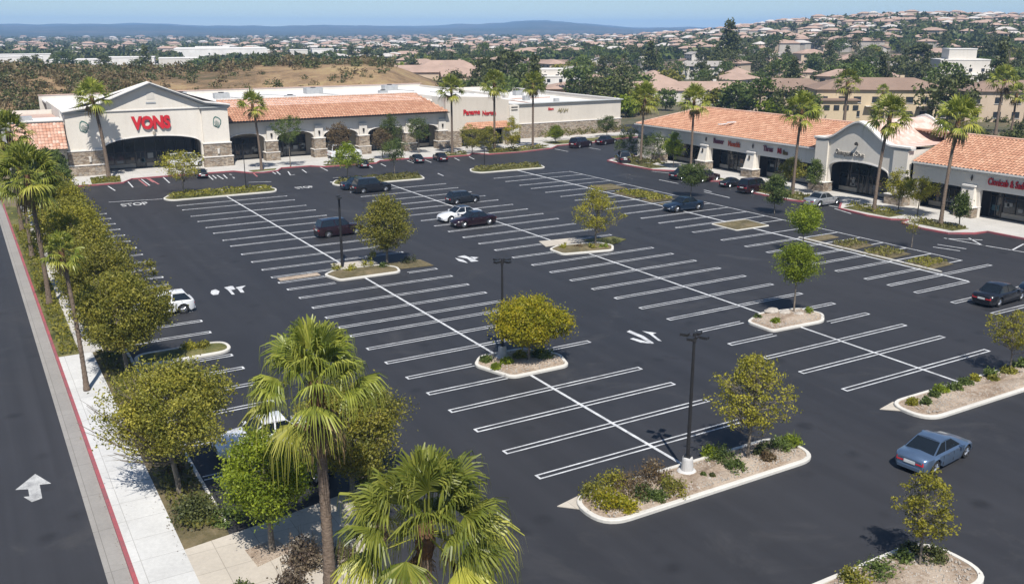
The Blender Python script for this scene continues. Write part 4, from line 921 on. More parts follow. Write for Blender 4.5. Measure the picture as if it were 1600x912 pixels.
# ------------------------------------------------------------------ palms
def fan_frond(m, g, base, d, side, pet, R_, nseg, droop, age):
    "one fan leaf: petiole and folded drooping segments"
    base = np.array(base); up = np.cross(side, d); hub = base + d * pet + np.array([0, 0, -0.10 * pet * age])
    mid = base + d * pet * 0.5 + up * 0.05 * pet
    w = side * 0.022; m.add([base - w, base + w, mid + w, mid - w], [(0, 1, 2, 3)]); m.add([mid - w, mid + w, hub + w * .8, hub - w * .8], [(0, 1, 2, 3)])
    spanA = g.uniform(1.35, 1.8)
    for k in range(nseg):
        a = (k / (nseg - 1) * 2 - 1) * spanA
        dd = d * math.cos(a) + side * math.sin(a); dd = dd + up * (0.25 * abs(math.sin(a)) + 0.04 * (k % 2)); dd /= np.linalg.norm(dd)
        Lk = R_ * (0.78 + 0.22 * math.cos(a)) * g.uniform(0.84, 1.12); tn = np.cross(dd, up); tn /= np.linalg.norm(tn) + 1e-9
        fold = up * 0.02 * (1 if k % 2 else -1)
        w0, w1, w2 = 0.016, R_ * spanA / nseg * 0.46, R_ * spanA / nseg * 0.20
        p1 = hub + dd * Lk * 0.52 + np.array([0, 0, -0.06 * Lk * droop]); e = dd * Lk * 0.3
        p2 = p1 + e * 0.80 + np.array([0, 0, -0.20 * Lk * droop * g.uniform(.7, 1.3)]) + g.normal(size=3) * .015; p3 = p2 + dd * Lk * 0.06 + np.array([0, 0, -0.36 * Lk * droop * g.uniform(.6, 1.4)]) + g.normal(size=3) * 0.04
        o = len(m.v)
        for c, ww, f in ((hub, w0, 0), (p1, w1, 1), (p2, w2, .5), (p3, 0.006, 0)):
            m.v.append(tuple(c - tn * ww / 1 + fold * f)); m.v.append(tuple(c + tn * ww - fold * f))
        for q in range(3): m.f.append((o + 2 * q, o + 2 * q + 1, o + 2 * q + 3, o + 2 * q + 2))
def palm_parts(H, Rc, nfr, nseg, seed, ndry=8, pet_k=0.5, tr=0.14, yellow=5, lean=(0, 0), bend=0.35, sweep=108):
    g = np.random.default_rng(seed); cr = MB(); yl = MB(); dr = MB()
    topp = np.array([lean[0], lean[1], H])
    for i in range(nfr):
        t = i / (nfr - 1); el = R(90) - t * R(sweep) + g.normal() * 0.15; az = i * 2.39996 + g.normal() * 0.25
        d = np.array([math.cos(az) * math.cos(el), math.sin(az) * math.cos(el), math.sin(el)]); s = np.array([-math.sin(az), math.cos(az), 0.0]) + g.normal(size=3) * 0.12
        s -= d * (s @ d); s /= np.linalg.norm(s)
        b = topp + np.array([math.cos(az), math.sin(az), 0]) * tr * 0.6 + np.array([0, 0, -0.35 * t])
        tgt = yl if (t > 0.72 and (i % max(1, yellow)) == 0) else cr
        fan_frond(tgt, g, b, d, s, Rc * pet_k * g.uniform(0.85, 1.15), Rc * (1 - pet_k) * g.uniform(0.95, 1.15) * 1.12, nseg, bend * (0.8 + 1.6 * t), t)
    for i in range(ndry):
        az = g.uniform(0, 6.28); el = R(-48) - g.uniform(0, R(28)); d = np.array([math.cos(az) * math.cos(el), math.sin(az) * math.cos(el), math.sin(el)]); s = np.array([-math.sin(az), math.cos(az), 0.0])
        fan_frond(dr, g, topp + np.array([math.cos(az), math.sin(az), 0]) * tr + np.array([0, 0, -0.4]), d, s, Rc * pet_k * 0.7, Rc * (1 - pet_k) * .8, max(6, nseg // 2), 1.2, 1)
    tk = MB(); n = max(10, int(H * 7)); pts = []; rad = []
    for k in range(n + 1):
        t = k / n; pts.append((lean[0] * t * t, lean[1] * t * t, H * t)); rad.append(tr * (1.0 + 0.55 * math.exp(-t * 14) - 0.18 * t) * (1.07 if k % 2 else .95))
    tk.tube(pts, rad, 10)
    bt = MB(); bt.tube([(lean[0] * .96, lean[1] * .96, H - .95), (lean[0] * .98, lean[1] * .98, H - .5), (lean[0], lean[1], H + .05)], [tr * .95, tr * 1.35, tr * 1.1], 9)
    for i in range(26):
        az = i * 2.4; z = H - .9 + i * .03; c, s_ = math.cos(az), math.sin(az); bt.add([(lean[0] + c * tr * .9 - s_ * .05, lean[1] + s_ * tr * .9 + c * .05, z), (lean[0] + c * tr * .9 + s_ * .05, lean[1] + s_ * tr * .9 - c * .05, z), (lean[0] + c * tr * 1.7, lean[1] + s_ * tr * 1.7, z + .22)], [(0, 1, 2)])
    return tk, bt, cr, yl, dr
def palm(label, xy, H, Rc=1.8, nfr=30, nseg=14, seed=1, ndry=6, z=0.13, group=None, tr=0.14, lean=(0, 0), pet_k=0.5, yellow=4, bend=.35, sweep=108):
    t = thing('palm_tree', label, 'palm tree', (xy[0], xy[1], z), 0, group)
    tk, bt, cr, yl, dr = palm_parts(H, Rc, nfr, nseg, seed, ndry, pet_k, tr, yellow, lean, bend, sweep)
    o = tk.build('trunk', 'palm_bark', t, True); bt.build('leaf_bases', 'palm_boots', o); cr.build('crown', 'palm_green', t)
    if yl.v: yl.build('yellowing_fronds', 'palm_yellow', t)
    if dr.v: dr.build('dry_fronds', 'palm_dry', t)
    return t
palm('tall fan palm in the foreground with rough brown trunk by the tan entry walk', (8.75, 26.9), 7.45, 2.35, 34, 42, 14, 7, tr=0.19, lean=(-.05, .1), pet_k=0.54, bend=.6, sweep=90, yellow=3)
palm('fan palm at the bottom edge with yellow-green fronds hanging below its crown, trunk hidden', (9.1, 19.9), 5.8, 2.4, 46, 42, 23, 5, tr=0.2, pet_k=0.52, yellow=2, bend=.6, sweep=108)
palm('slender palm rising through the left row of trees at the sidewalk edge', (3.95, 50.6), 7.6, 1.1, 24, 16, 5, 3, tr=0.12, lean=(-.3, .3))
palm('big crowned palm on the left verge, nearer of the two beside the street', (3.8, 69.0), 9.0, 2.4, 40, 20, 8, 8, tr=0.16, lean=(-.3, -.3))
palm('smaller palm on the left verge just behind the big crowned one', (3.85, 84.5), 7.6, 2.3, 36, 18, 9, 8, tr=0.16)
palm('shaggy palm farthest up the left verge near the street corner', (3.9, 97), 9.2, 2.4, 34, 14, 10, 6, tr=0.17)
fr = 'palms standing along the shop fronts'
palm('palm left of the big arch casting its shadow on the gabled wall', (15.7, 127.2), 10.3, 2.5, 32, 14, 31, 7, tr=.22, lean=(-.9, 0), group=fr)
palm('palm between the right arch pier and the first pillar of the arcade', (34.3, 123.9), 8.8, 2.2, 30, 14, 32, 6, tr=.16, group=fr, lean=(-.6, 0))
palm('palm at the right end of the arcade roof', (63.6, 125.2), 9.9, 2.3, 30, 14, 33, 6, tr=.17, group=fr)
palm('palm standing across the small red lettering', (70.9, 125.2), 10.4, 2.4, 30, 14, 34, 6, tr=.18, group=fr)
palm('palm before the blank wall with the stone lower half', (77.9, 125.3), 10.1, 2.3, 30, 14, 35, 6, tr=.18, group=fr)
palm('palm at the road corner before the hipped end of the shop row', (89.0 - 7.2, 102.9), 9.2, 2.5, 32, 14, 36, 8, tr=.17, group=fr, lean=(.5, .2))
palm('palm before the left roof of the shop row, above the parked cars', (82.9, 93.7), 9.4, 2.4, 32, 14, 37, 6, tr=.16, group=fr)
palm('palm just left of the curved gable', (80.6, 76.5 - 2.8), 9.7, 2.4, 32, 15, 38, 6, tr=.16, group=fr, lean=(.35, 0))
palm('palm in front of the curved gable crossing its lettering edge', (80.6, 62.6), 9.9, 2.4, 34, 16, 39, 7, tr=.17, group=fr, lean=(.9, 0))
palm('palm right of the curved gable leaning over the orange roof', (80.4, 54.7), 10.1, 2.5, 34, 16, 40, 7, tr=.17, group=fr, lean=(1.0, .2))

# ------------------------------------------------------------------ trees of the lot
tree('airy ochre tree with see-through crown on the longest near island', (1168, 720), ('leaf_ochre',), 'egg', 5.0, 1.35, 1.78, 230, 15, .085, 101, trunk_r=.075, spread=.15, limbs=110)
tree('dense yellow-green umbrella-shaped tree on the six-sided island', (826, 567), ('leaf_yellow',), 'round', 3.7, 1.15, 1.9, 260, 56, .10, 102, trunk_r=.07, spread=.26, limbs=20)
tree('egg-shaped olive tree on the island beside the dark pole', (605, 413), ('leaf_olive',), 'egg', 5.5, 1.25, 1.95, 200, 42, .11, 103, trunk_r=.10, spread=.3)
tree('sparse ochre-brown tree on the island with clipped grasses', (930, 383), ('leaf_ochre',), 'egg', 5.1, 1.1, 1.95, 170, 18, .10, 104, trunk_r=.08, spread=.2, limbs=80)
tree('bright green lollipop tree with thin trunk on the sandy island', (1240, 490), ('leaf_bright',), 'round', 4.7, 2.15, 1.22, 150, 46, .085, 105, trunk_r=.06, spread=.24, limbs=16)
tree('round green tree directly behind the lollipop tree, among the green strips', (1254, 397), ('leaf_bright',), 'vase', 4.2, 1.7, 1.3, 120, 34, .10, 106, trunk_r=.05, spread=.25, z=.05)
tree('small dark green round tree beside the dark blue parked car', (1079, 308), ('leaf_green',), 'round', 3.9, 1.5, 1.55, 80, 45, .12, 107, trunk_r=.05, spread=.25, z=0)
tree('small green tree in front of the maroon car at the shop row', (1210, 334), ('leaf_green',), 'egg', 3.9, 1.2, 1.35, 80, 45, .12, 108, trunk_r=.05, spread=.25, z=0)
tree('young yellowish tree on the island at the bottom edge', (1436, 887), ('leaf_ochre',), 'egg', 3.7, 1.1, 1.02, 120, 17, .075, 109, trunk_r=.045, spread=.11, limbs=70)
tree('young yellowish tree at the right edge on the island of green tufts', (1577, 585), ('leaf_ochre',), 'round', 3.7, 1.3, 1.3, 110, 18, .085, 110, trunk_r=.045, spread=.14, limbs=50)
tree('airy ochre tree on the island facing the big arch', (287, 305), ('leaf_ochre',), 'round', 5.1, 1.7, 2.5, 110, 18, .13, 111, trunk_r=.08, spread=.25, limbs=60)
tree('thin green tree on the island before the arcade, behind the black cars', (543, 283), ('leaf_bright',), 'egg', 4.6, 1.6, 1.7, 80, 30, .13, 112, trunk_r=.06, spread=.3)
tree('spindly tree at the right end of the island behind the black cars', (617, 277), ('leaf_green',), 'vase', 5.0, 2.0, 1.4, 60, 26, .13, 113, trunk_r=.05, spread=.3)
tree('bare twiggy sapling in the right row near the curved gable', (1424, 388), ('leaf_ochre',), 'vase', 3.0, 1.3, 1.0, 40, 8, .09, 114, trunk_r=.04, spread=.2, limbs=30, z=.05)
gs = 'small trees along the shop fronts'
for lab, px, mt, kd, H, h0, r in (('round-headed green tree before the second arch of the arcade', (454, 262), 'leaf_green', 'vase', 7.0, 3.2, 1.9), ('reddish green tree before the third arch', (530, 256), 'leaf_brown', 'round', 5.6, 2.0, 1.7),
        ('tall green tree before the fourth pillar of the arcade', (610, 248), 'leaf_green', 'egg', 6.6, 2.2, 1.7), ('brownish tree left of the tall green one before the fourth arch', (598, 250), 'leaf_brown', 'round', 4.4, 1.5, 1.4),
        ('green tree at the last arch of the arcade', (655, 241), 'leaf_green', 'round', 5.6, 2.0, 1.6), ('bushy tree left of the palm that crosses the small red lettering', (738, 241), 'leaf_olive', 'round', 4.3, .8, 2.1),
        ('bushy tree right of the palm that crosses the small red lettering', (764, 239), 'leaf_olive', 'egg', 4.0, .6, 1.7), ('slim yellow-green tree at the corner pier', (800, 238), 'leaf_yellow', 'egg', 5.4, .8, 1.3), ('small leafy tree on the lawn by the blank wall', (868, 226), 'leaf_bright', 'round', 3.0, .8, 1.2),
        ('grey-green small tree near the far end of the blank wall', (948, 215), 'leaf_green', 'round', 3.6, 1.2, 1.5), ('dark spreading tree at the road corner, left of the corner palm', (985, 250), 'leaf_green', 'round', 4.4, .9, 2.6), ('dark bushy tree right of the corner palm', (1022, 256), 'leaf_green', 'round', 4.2, .8, 2.3),
        ('slim tree before the second shop window of the row', (1052, 262), 'leaf_bright', 'egg', 4.8, 1.2, 1.2), ('yellow-green small tree before the third shop window', (1236, 300), 'leaf_olive', 'round', 3.9, 1.4, 1.4), ('thin sapling by the left pier of the curved gable', (1271, 304), 'leaf_green', 'egg', 4.0, 1.2, .8),
        ('sparse small tree by the right pier of the curved gable', (1403, 332), 'leaf_ochre', 'round', 4.3, 1.3, 1.3), ('yellow-leaved small tree next to the right gable pier', (1433, 338), 'leaf_ochre', 'vase', 4.0, 1.5, 1.5), ('thin sapling before the pillar right of the curved gable', (1498, 357), 'leaf_green', 'egg', 3.2, 1.0, .7),
        ('shrubby tree beside the left base of the big arch', (118, 268), 'leaf_bright', 'egg', 4.6, 1.0, 1.1)):
    tree(lab, px, (mt,), kd, H, h0, r, 100, 22, .125, hash_ := sum(map(ord, lab)) % 9973, trunk_r=.06, spread=.22, group=gs, limbs=30)
gl = 'row of street trees between the sidewalk and the left stalls'
for lab, xy, mt, kd, H, h0, r, nc, nl, lf in (
        ('bright green round tree next to the entry walk', (7.75, 30.3), 'leaf_bright', 'round', 4.6, 1.5, 1.5, 190, 44, .10), ('large ochre-green tree over the sidewalk, second from the entry walk', (5.75, 36.4), 'leaf_olive', 'round', 5.7, 1.9, 2.2, 300, 38, .105),
        ('wide olive tree over the white parked car', (6.2, 52.2), 'leaf_olive', 'round', 5.6, 1.7, 2.35, 280, 46, .12), ('olive tree next beyond the one over the white parked car', (6.1, 58.5), 'leaf_olive', 'round', 6.0, 1.7, 2.4, 220, 42, .13),
        ('olive tree behind the slender sidewalk palm', (6.2, 65.5), 'leaf_olive', 'egg', 6.1, 1.7, 2.5, 200, 38, .14), ('ochre tree midway up the left row', (6.2, 73), 'leaf_ochre', 'round', 5.9, 1.7, 2.45, 180, 38, .15),
        ('olive tree level with the nearer verge palm', (6.3, 80.5), 'leaf_olive', 'round', 5.6, 1.7, 2.4, 160, 36, .16), ('ochre-green tree level with the smaller verge palm', (6.4, 88), 'leaf_ochre', 'egg', 5.9, 1.7, 2.4, 150, 36, .16),
        ('olive tree third from the far end of the left row', (6.4, 96), 'leaf_olive', 'round', 5.6, 1.6, 2.7, 130, 40, .17), ('green tree second from the far end of the left row', (6.5, 104), 'leaf_green', 'round', 5.6, 1.6, 2.6, 120, 40, .18), ('green tree at the far end of the left row by the low wing', (7.6, 114), 'leaf_green', 'round', 5.6, 1.2, 2.6, 120, 40, .18),
        ('grey-plum leaved tree behind the tall foreground palm', (11.9, 33.0), 'leaf_olive', 'round', 4.6, 1.0, 2.0, 240, 50, .10)):
    tree(lab, xy, (mt,), kd, H, h0, r, int(nc * 1.3), nl, lf * .84, sum(map(ord, lab)) % 9973, trunk_r=.11, spread=.26, group=gl, world=True, limbs=60, lean=(-.9, 0) if 'second from' in lab else ((-.35, 0) if xy[0] < 7 else None))

# ------------------------------------------------------------------ shrubs
gr_ = 'low shrubs planted in the islands'
SH = [((985, 772), .75, .55, 'leaf_brown', 'rusty brown shrub in the middle of the near shrub mass'), ((945, 792), .6, .5, 'leaf_yellow', 'yellow-green shrub at the left tip of the near island'), ((925, 778), .45, .45, 'leaf_olive', 'olive shrub against the left kerb of the near island'),
      ((1020, 755), .65, .6, 'leaf_brown', 'tall rusty shrub close to the white lamp footing'), ((1005, 780), .45, .4, 'leaf_green', 'green tuft at the front of the rusty shrubs'), ((1048, 772), .5, .5, 'leaf_olive', 'olive shrub just left of the lamp footing'), ((960, 762), .55, .45, 'leaf_ochre', 'ochre shrub at the back kerb of the near island'),
      ((1028, 783), .3, .3, 'leaf_green', 'small green tuft under the rusty shrub by the lamp'), ((975, 800), .42, .35, 'leaf_yellow', 'low yellowish tuft nearest the front kerb'),
      ((1128, 722), .55, .5, 'leaf_green', 'spreading green shrub between lamp and airy tree'), ((1150, 738), .45, .4, 'leaf_green', 'green tuft at the front kerb below the airy tree'), ((1110, 716), .35, .4, 'leaf_bright', 'bright tuft at the back kerb left of the airy tree'), ((1190, 712), .35, .3, 'leaf_dark', 'dark tuft right of the airy trunk'),
      ((1215, 706), .5, .5, 'leaf_green', 'green shrub at the right tip of the near island'), ((1200, 722), .3, .3, 'leaf_brown', 'brown tuft low at the right of the airy tree'), ((1236, 700), .42, .42, 'leaf_bright', 'brighter tuft at the far right kerb of the near island'), ((1098, 748), .12, .12, 'leaf_green', 'tiny green tuft in the bare gravel'), ((1112, 749), .12, .12, 'leaf_dark', 'tiny dark tuft in the bare gravel'),
      ((760, 568), .3, .3, 'leaf_green', 'round green tuft at the left of the six-sided island'), ((775, 579), .28, .26, 'leaf_bright', 'pale tuft at the front of the six-sided island'), ((792, 571), .3, .32, 'leaf_bright', 'tuft right below the lamp of the six-sided island'), ((812, 562), .4, .3, 'leaf_olive', 'olive tuft left of the umbrella-shaped trunk'), ((845, 560), .55, .4, 'leaf_green', 'shaded green shrub right of the umbrella-shaped trunk'),
      ((525, 424), .4, .3, 'leaf_olive', 'olive tuft left of the dark pole'), ((548, 424), .5, .35, 'leaf_ochre', 'ochre tuft below the dark pole'), ((575, 418), .55, .5, 'leaf_ochre', 'ochre shrub in the middle of the pole island'), ((582, 408), .4, .6, 'leaf_olive', 'taller olive shrub at the back of the pole island'), ((600, 420), .4, .3, 'leaf_green', 'green tuft below the egg-shaped tree'), ((640, 410), .6, .3, 'leaf_dark', 'dark tuft on the strip right of the egg-shaped tree'),
      ((880, 389), .4, .25, 'leaf_ochre', 'ochre tuft at the left of the clipped-grass island'), ((905, 388), .4, .2, 'leaf_brown', 'brown tuft beside the centre line end'), ((925, 390), .45, .3, 'leaf_olive', 'olive tuft under the sparse tree'), ((944, 388), .4, .28, 'leaf_bright', 'bright tuft at the right of the clipped-grass island'), ((958, 381), .6, .3, 'leaf_dark', 'dark shrub on the grass wedge'),
      ((1184, 499), .22, .2, 'leaf_green', 'green tuft at the left of the sandy island'), ((1212, 507), .25, .22, 'leaf_bright', 'green tuft at the front of the sandy island'), ((1263, 491), .35, .25, 'leaf_bright', 'pale green tuft right of the lollipop trunk'),
      ((1425, 634), .3, .25, 'leaf_ochre', 'first ochre tuft from the left tip of the right island'), ((1445, 634), .3, .3, 'leaf_green', 'green tuft near the left tip of the right island'), ((1458, 622), .25, .25, 'leaf_green', 'third tuft from the left tip of the right island'), ((1470, 615), .35, .3, 'leaf_bright', 'bright tuft fourth from the left tip of the right island'),
      ((1490, 612), .35, .35, 'leaf_green', 'broad green tuft left of the centre-line end'), ((1508, 605), .32, .3, 'leaf_green', 'green tuft where the centre line meets the right island'), ((1523, 598), .25, .25, 'leaf_ochre', 'ochre tuft right of the centre line end'), ((1545, 592), .4, .35, 'leaf_green', 'green shrub left of the young tree at the right edge'), ((1552, 598), .25, .25, 'leaf_olive', 'olive tuft low before the young tree at the right edge'),
      ((1574, 586), .35, .3, 'leaf_olive', 'tuft at the foot of the young tree at the right edge'), ((1594, 576), .4, .35, 'leaf_green', 'shrub cut by the right edge of the view'), ((1405, 878), .35, .3, 'leaf_green', 'green shrub left of the young tree at the bottom edge'), ((1455, 876), .5, .32, 'leaf_dark', 'dark shrub right of the young tree at the bottom edge'), ((1425, 866), .3, .25, 'leaf_dark', 'shaded tuft behind the young tree at the bottom edge'),
      ((1375, 902), .6, .35, 'leaf_green', 'broad shrub cut by the bottom edge'), ((1335, 912), .5, .3, 'leaf_olive', 'olive shrub lowest on the bottom edge'),
      ((318, 545), .4, .2, 'leaf_olive', 'olive tuft on the thumb-shaped island'), ((300, 548), .5, .2, 'leaf_ochre', 'ochre tuft in the thumb-shaped island')]
for i, (px, r, h, mt, lab) in enumerate(SH):
    z = 0.15; rr = r * (1.3 if px[0] < 1060 and px[1] > 740 else 1.1); shrub(lab, px, rr, h * 1.1, mt, int(800 if px[1] > 500 else 240), 0.055 if px[1] > 600 else .07, i + 1, z, gr_, spiky=(mt in ('leaf_brown', 'leaf_bright', 'leaf_yellow') and px[1] > 500))
gb = 'shrubs in the roadside bed'
for i, (xy, r, h, mt, lab, n) in enumerate((((5.9, 34.2), .85, .8, 'leaf_dark', 'large dark green shrub at the sidewalk corner', 2600), ((6.9, 33.4), .6, .5, 'leaf_green', 'green shrub behind the large dark one', 900), ((6.0, 38.5), .45, .4, 'leaf_brown', 'dry shrub below the large ochre-green tree', 500),
        ((5.9, 42.5), .5, .4, 'leaf_green', 'low shrub between the roadside trunks', 500), ((5.8, 47), .5, .5, 'leaf_brown', 'brown shrub behind the sidewalk trunk', 500), ((5.9, 55.5), .5, .4, 'leaf_green', 'shrub near the end of the wide sidewalk', 400), ((8.5, 28.7), .75, 1.0, 'leaf_plum', 'purplish twiggy shrub at the foot of the tall palm', 1500), ((7.6, 27.6), .5, .7, 'leaf_plum', 'dry twiggy shrub left of the tall palm', 700),
        ((6.1, 28.3), .38, .3, 'leaf_green', 'small star-shaped green plant on the tan walk', 240), ((9.7, 28.6), .5, .5, 'leaf_plum', 'brownish shrub right of the tall palm', 600), ((8.2, 25.5), .6, .5, 'leaf_green', 'green shrub below the tall palm', 600), ((11.4, 28.9), .5, .6, 'leaf_brown', 'tangled shrub between the two foreground palms', 500), ((13.2, 33.6), .7, .8, 'leaf_olive', 'olive bush at the lot side of the plum tree', 900))):
    shrub(lab, xy, r, h, mt, n, .06, 60 + i, .13, gb, True, spiky=mt in ('leaf_plum', 'leaf_brown') or 'star' in lab)
mb = MB(); g = np.random.default_rng(4)
for i in range(9): mb.box((7.5 + g.uniform(-.5, .5), 30.1 + g.uniform(-.5, .5), .15), (.16, .12, .1), rot=g.uniform(0, 3), taper=.6)
o = MB().prism([(7.0, 29.5), (8.3, 29.9), (8.1, 31.0), (6.9, 30.8)], .131, .15).build('tree_well', 'mulch'); o['kind'] = 'structure'; o['label'] = 'square of mulch around the bright green tree in the tan walk'; o['category'] = 'soil'
def boulder(label, px, s, seed):
    g = np.random.default_rng(seed); m = MB(); rings = []
    for k, (f, z) in enumerate(((1, 0), (1.05, .35), (.75, .75), (.25, .95))):
        rings.append([(s * f * math.cos(a) * g.uniform(.8, 1.15), s * .75 * f * math.sin(a) * g.uniform(.8, 1.15), z * s * .55) for a in [j * math.pi / 4 for j in range(8)]])
    vs = [p for r_ in rings for p in r_]; m.add(vs, [(a * 8 + j, a * 8 + (j + 1) % 8, (a + 1) * 8 + (j + 1) % 8, (a + 1) * 8 + j) for a in range(3) for j in range(8)] + [tuple(24 + j for j in range(8))])
    o = m.build('boulder', 'rock'); x, y = G2(*px); o.location = (x, y, .12); return tag(o, label, 'boulder', 'pale boulders in the islands')
boulder('flat pale boulder at the back of the sandy island', (1206, 490), .55, 1); boulder('round pale boulder beside the lollipop trunk', (1248, 494), .35, 2); boulder('low boulder left of the lollipop trunk', (1226, 492), .45, 3)
boulder('pale boulder at the left tip of the right island', (1437, 634), .18, 4); boulder('rough boulder on the bottom-edge island', (1412, 872), .4, 5); boulder('pale stone in the gravel near the lamp footing', (1108, 752), .16, 6)

gm = MB(); gg = np.random.default_rng(91)
for (x0, x1, y0, y1, n) in ((19.8, 30.6, 25.9, 27.8, 1100), (39.4, 52.0, 26.0, 27.8, 900), (21, 28.6, 16.2, 18.4, 700), (42.9, 47.6, 39.8, 42.0, 420), (24.0, 28.0, 41.3, 44.3, 420)):
    for _ in range(n):
        s_ = gg.uniform(.02, .065); x, y = gg.uniform(x0, x1), gg.uniform(y0, y1); gm.box((x, y, .17 + gg.uniform(0, .03)), (s_ * 1.5, s_, s_ * .8), rot=gg.uniform(0, 3.1), taper=.55)
tag(gm.build('gravel', 'rock'), 'loose tan gravel strewn over the planted islands', 'gravel', None, 'stuff')
lg = np.random.default_rng(55); LC = []
for (x0, x1, y0, y1, n) in ((4.75, 5.0, 31, 57, 150), (3.6, 4.7, 35, 40, 22), (2.85, 3.03, 20, 100, 170), (6.3, 9, 28, 31, 70), (6.9, 9.5, 34, 80, 300), (19.5, 30.8, 25.8, 27.9, 160), (24, 30, 26, 30, 60)):
    LC.append(np.stack([lg.uniform(x0, x1, n), lg.uniform(y0, y1, n), np.full(n, .165 if x0 < 6 and x0 > 2.7 or x0 > 15 else .03)], 1))
LC = np.concatenate(LC); LQ = leaf_quads(LC, .035, lg); LQ[:, :, 2] = LC[:, 2][:, None] + (LQ[:, :, 2] - LC[:, 2][:, None]) * .12
tag(MB().quads(LQ).build('leaf_litter', 'leaf_brown'), 'fallen dry leaves along the sidewalk, gutter and beds', 'leaf litter', None, 'stuff')
# ------------------------------------------------------------------ hedges and ground cover (single plants one cannot count)
def cover(name, label, poly, dens, h, mat, leaf, seed, kind='stuff', cat='ground cover'):
    g = np.random.default_rng(seed); xs = [p[0] for p in poly]; ys = [p[1] for p in poly]
    A = (max(xs) - min(xs)) * (max(ys) - min(ys)); n = int(A * dens); P = np.stack([g.uniform(min(xs), max(xs), n), g.uniform(min(ys), max(ys), n)], 1)
    ins = np.zeros(n, bool); k = len(poly)
    for i in range(k):
        (x0, y0), (x1, y1) = poly[i], poly[(i + 1) % k]
        c = ((y0 > P[:, 1]) != (y1 > P[:, 1])) & (P[:, 0] < (x1 - x0) * (P[:, 1] - y0) / (y1 - y0 + 1e-12) + x0); ins ^= c
    P = P[ins]; hz = h * (0.35 + 0.65 * (0.5 + 0.5 * np.sin(P[:, 0] * 2.7 + seed) * np.cos(P[:, 1] * 3.1)) * g.uniform(.5, 1, len(P)))
    C = np.concatenate([P, (0.16 + hz)[:, None]], 1); o = MB().quads(leaf_quads(C, leaf, g)).build(name, mat)
    return tag(o, label, cat, None, kind)
for i, (lab, P, h) in enumerate((('low clipped ground cover on the island facing the big arch', [(19.2, 108.3), (19.8, 107.4), (30.8, 107.3), (31.2, 109), (30.7, 110.5), (20.4, 110.8)], .45), ('low ground cover on the island behind the black cars', [(39.2, 108.5), (39.7, 107.4), (50, 107.3), (50.6, 109.6), (49.6, 110.8), (40.4, 111)], .45),
        ('low ground cover on the farthest island', [(58.8, 109.2), (59.3, 107.9), (68.4, 107.7), (69, 109.7), (68.2, 111), (59.8, 111.1)], .45), ('clipped green cover at the first arch palm', [(13.2, 123.2), (16.6, 123.4), (17.0, 127.6), (13.6, 127.8)], .3), ('clipped green cover before the second arch', [(43.3, 123.9), (50.4, 123.7), (50.8, 125), (43.3, 125.2)], .5),
        ('clipped green cover at the arcade end palm', [(61, 124.5), (65.8, 124.5), (66.2, 126), (61, 126)], .5), ('clipped green cover below the small red lettering', [(69.3, 123.9), (75, 123.7), (81, 125.2), (80, 126.8), (70, 126.2)], .6), ('low hedge along the blank stone wall', [(84, 131.2), (104, 133.0), (104, 134.8), (84, 133.8)], 2.1),
        ('clipped cover at the palm left of the curved gable', [(79.2, 71.2), (82, 71), (82, 79), (79.2, 78)], .35), ('clipped cover at the palm in front of the gable', [(79.7, 60), (82, 60), (82, 66), (79.8, 65.8)], .6), ('clipped cover at the palm right of the gable', [(79.2, 52.6), (81.4, 52.4), (81.6, 57.2), (79.2, 57.2)], .35),
        ('dark shrubs massed at the road corner', [(80.4, 99), (83, 98.6), (83.4, 108), (80.8, 108)], 1.1), ('green verge plants along the left sidewalk', [(3.35, 57.2), (4.3, 57.2), (4.5, 100), (3.35, 100)], .25), ('ground cover under the left row of trees', [(5.8, 57), (6.7, 57), (6.8, 116), (6.1, 116)], .6), ('undergrowth in the roadside bed', [(5.15, 33), (6.65, 33), (6.65, 56.8), (5.15, 56.8)], .3),
        ('grassy cover in the near green strip of the right row', [(64.9, 44.8), (68, 45), (68, 47.1), (64.9, 47)], .25), ('grassy cover in the second green strip of the right row', [(64.9, 48.8), (68, 49), (68, 51.3), (64.9, 51.2)], .25), ('grassy cover in the third green strip of the right row', [(64.9, 52.6), (68, 52.8), (68, 54.8), (64.9, 54.7)], .25),
        ('thin grass in the far strips of the right row', [(64.9, 79.4), (68, 79.4), (68, 86.3), (64.9, 86.3)], .2))):
    cover('ground_cover', lab, P, 60 if P[0][1] < 70 else 42, h, 'ground_cover' if i % 3 else 'leaf_olive', .10 if P[0][1] < 70 else .14, 40 + i)

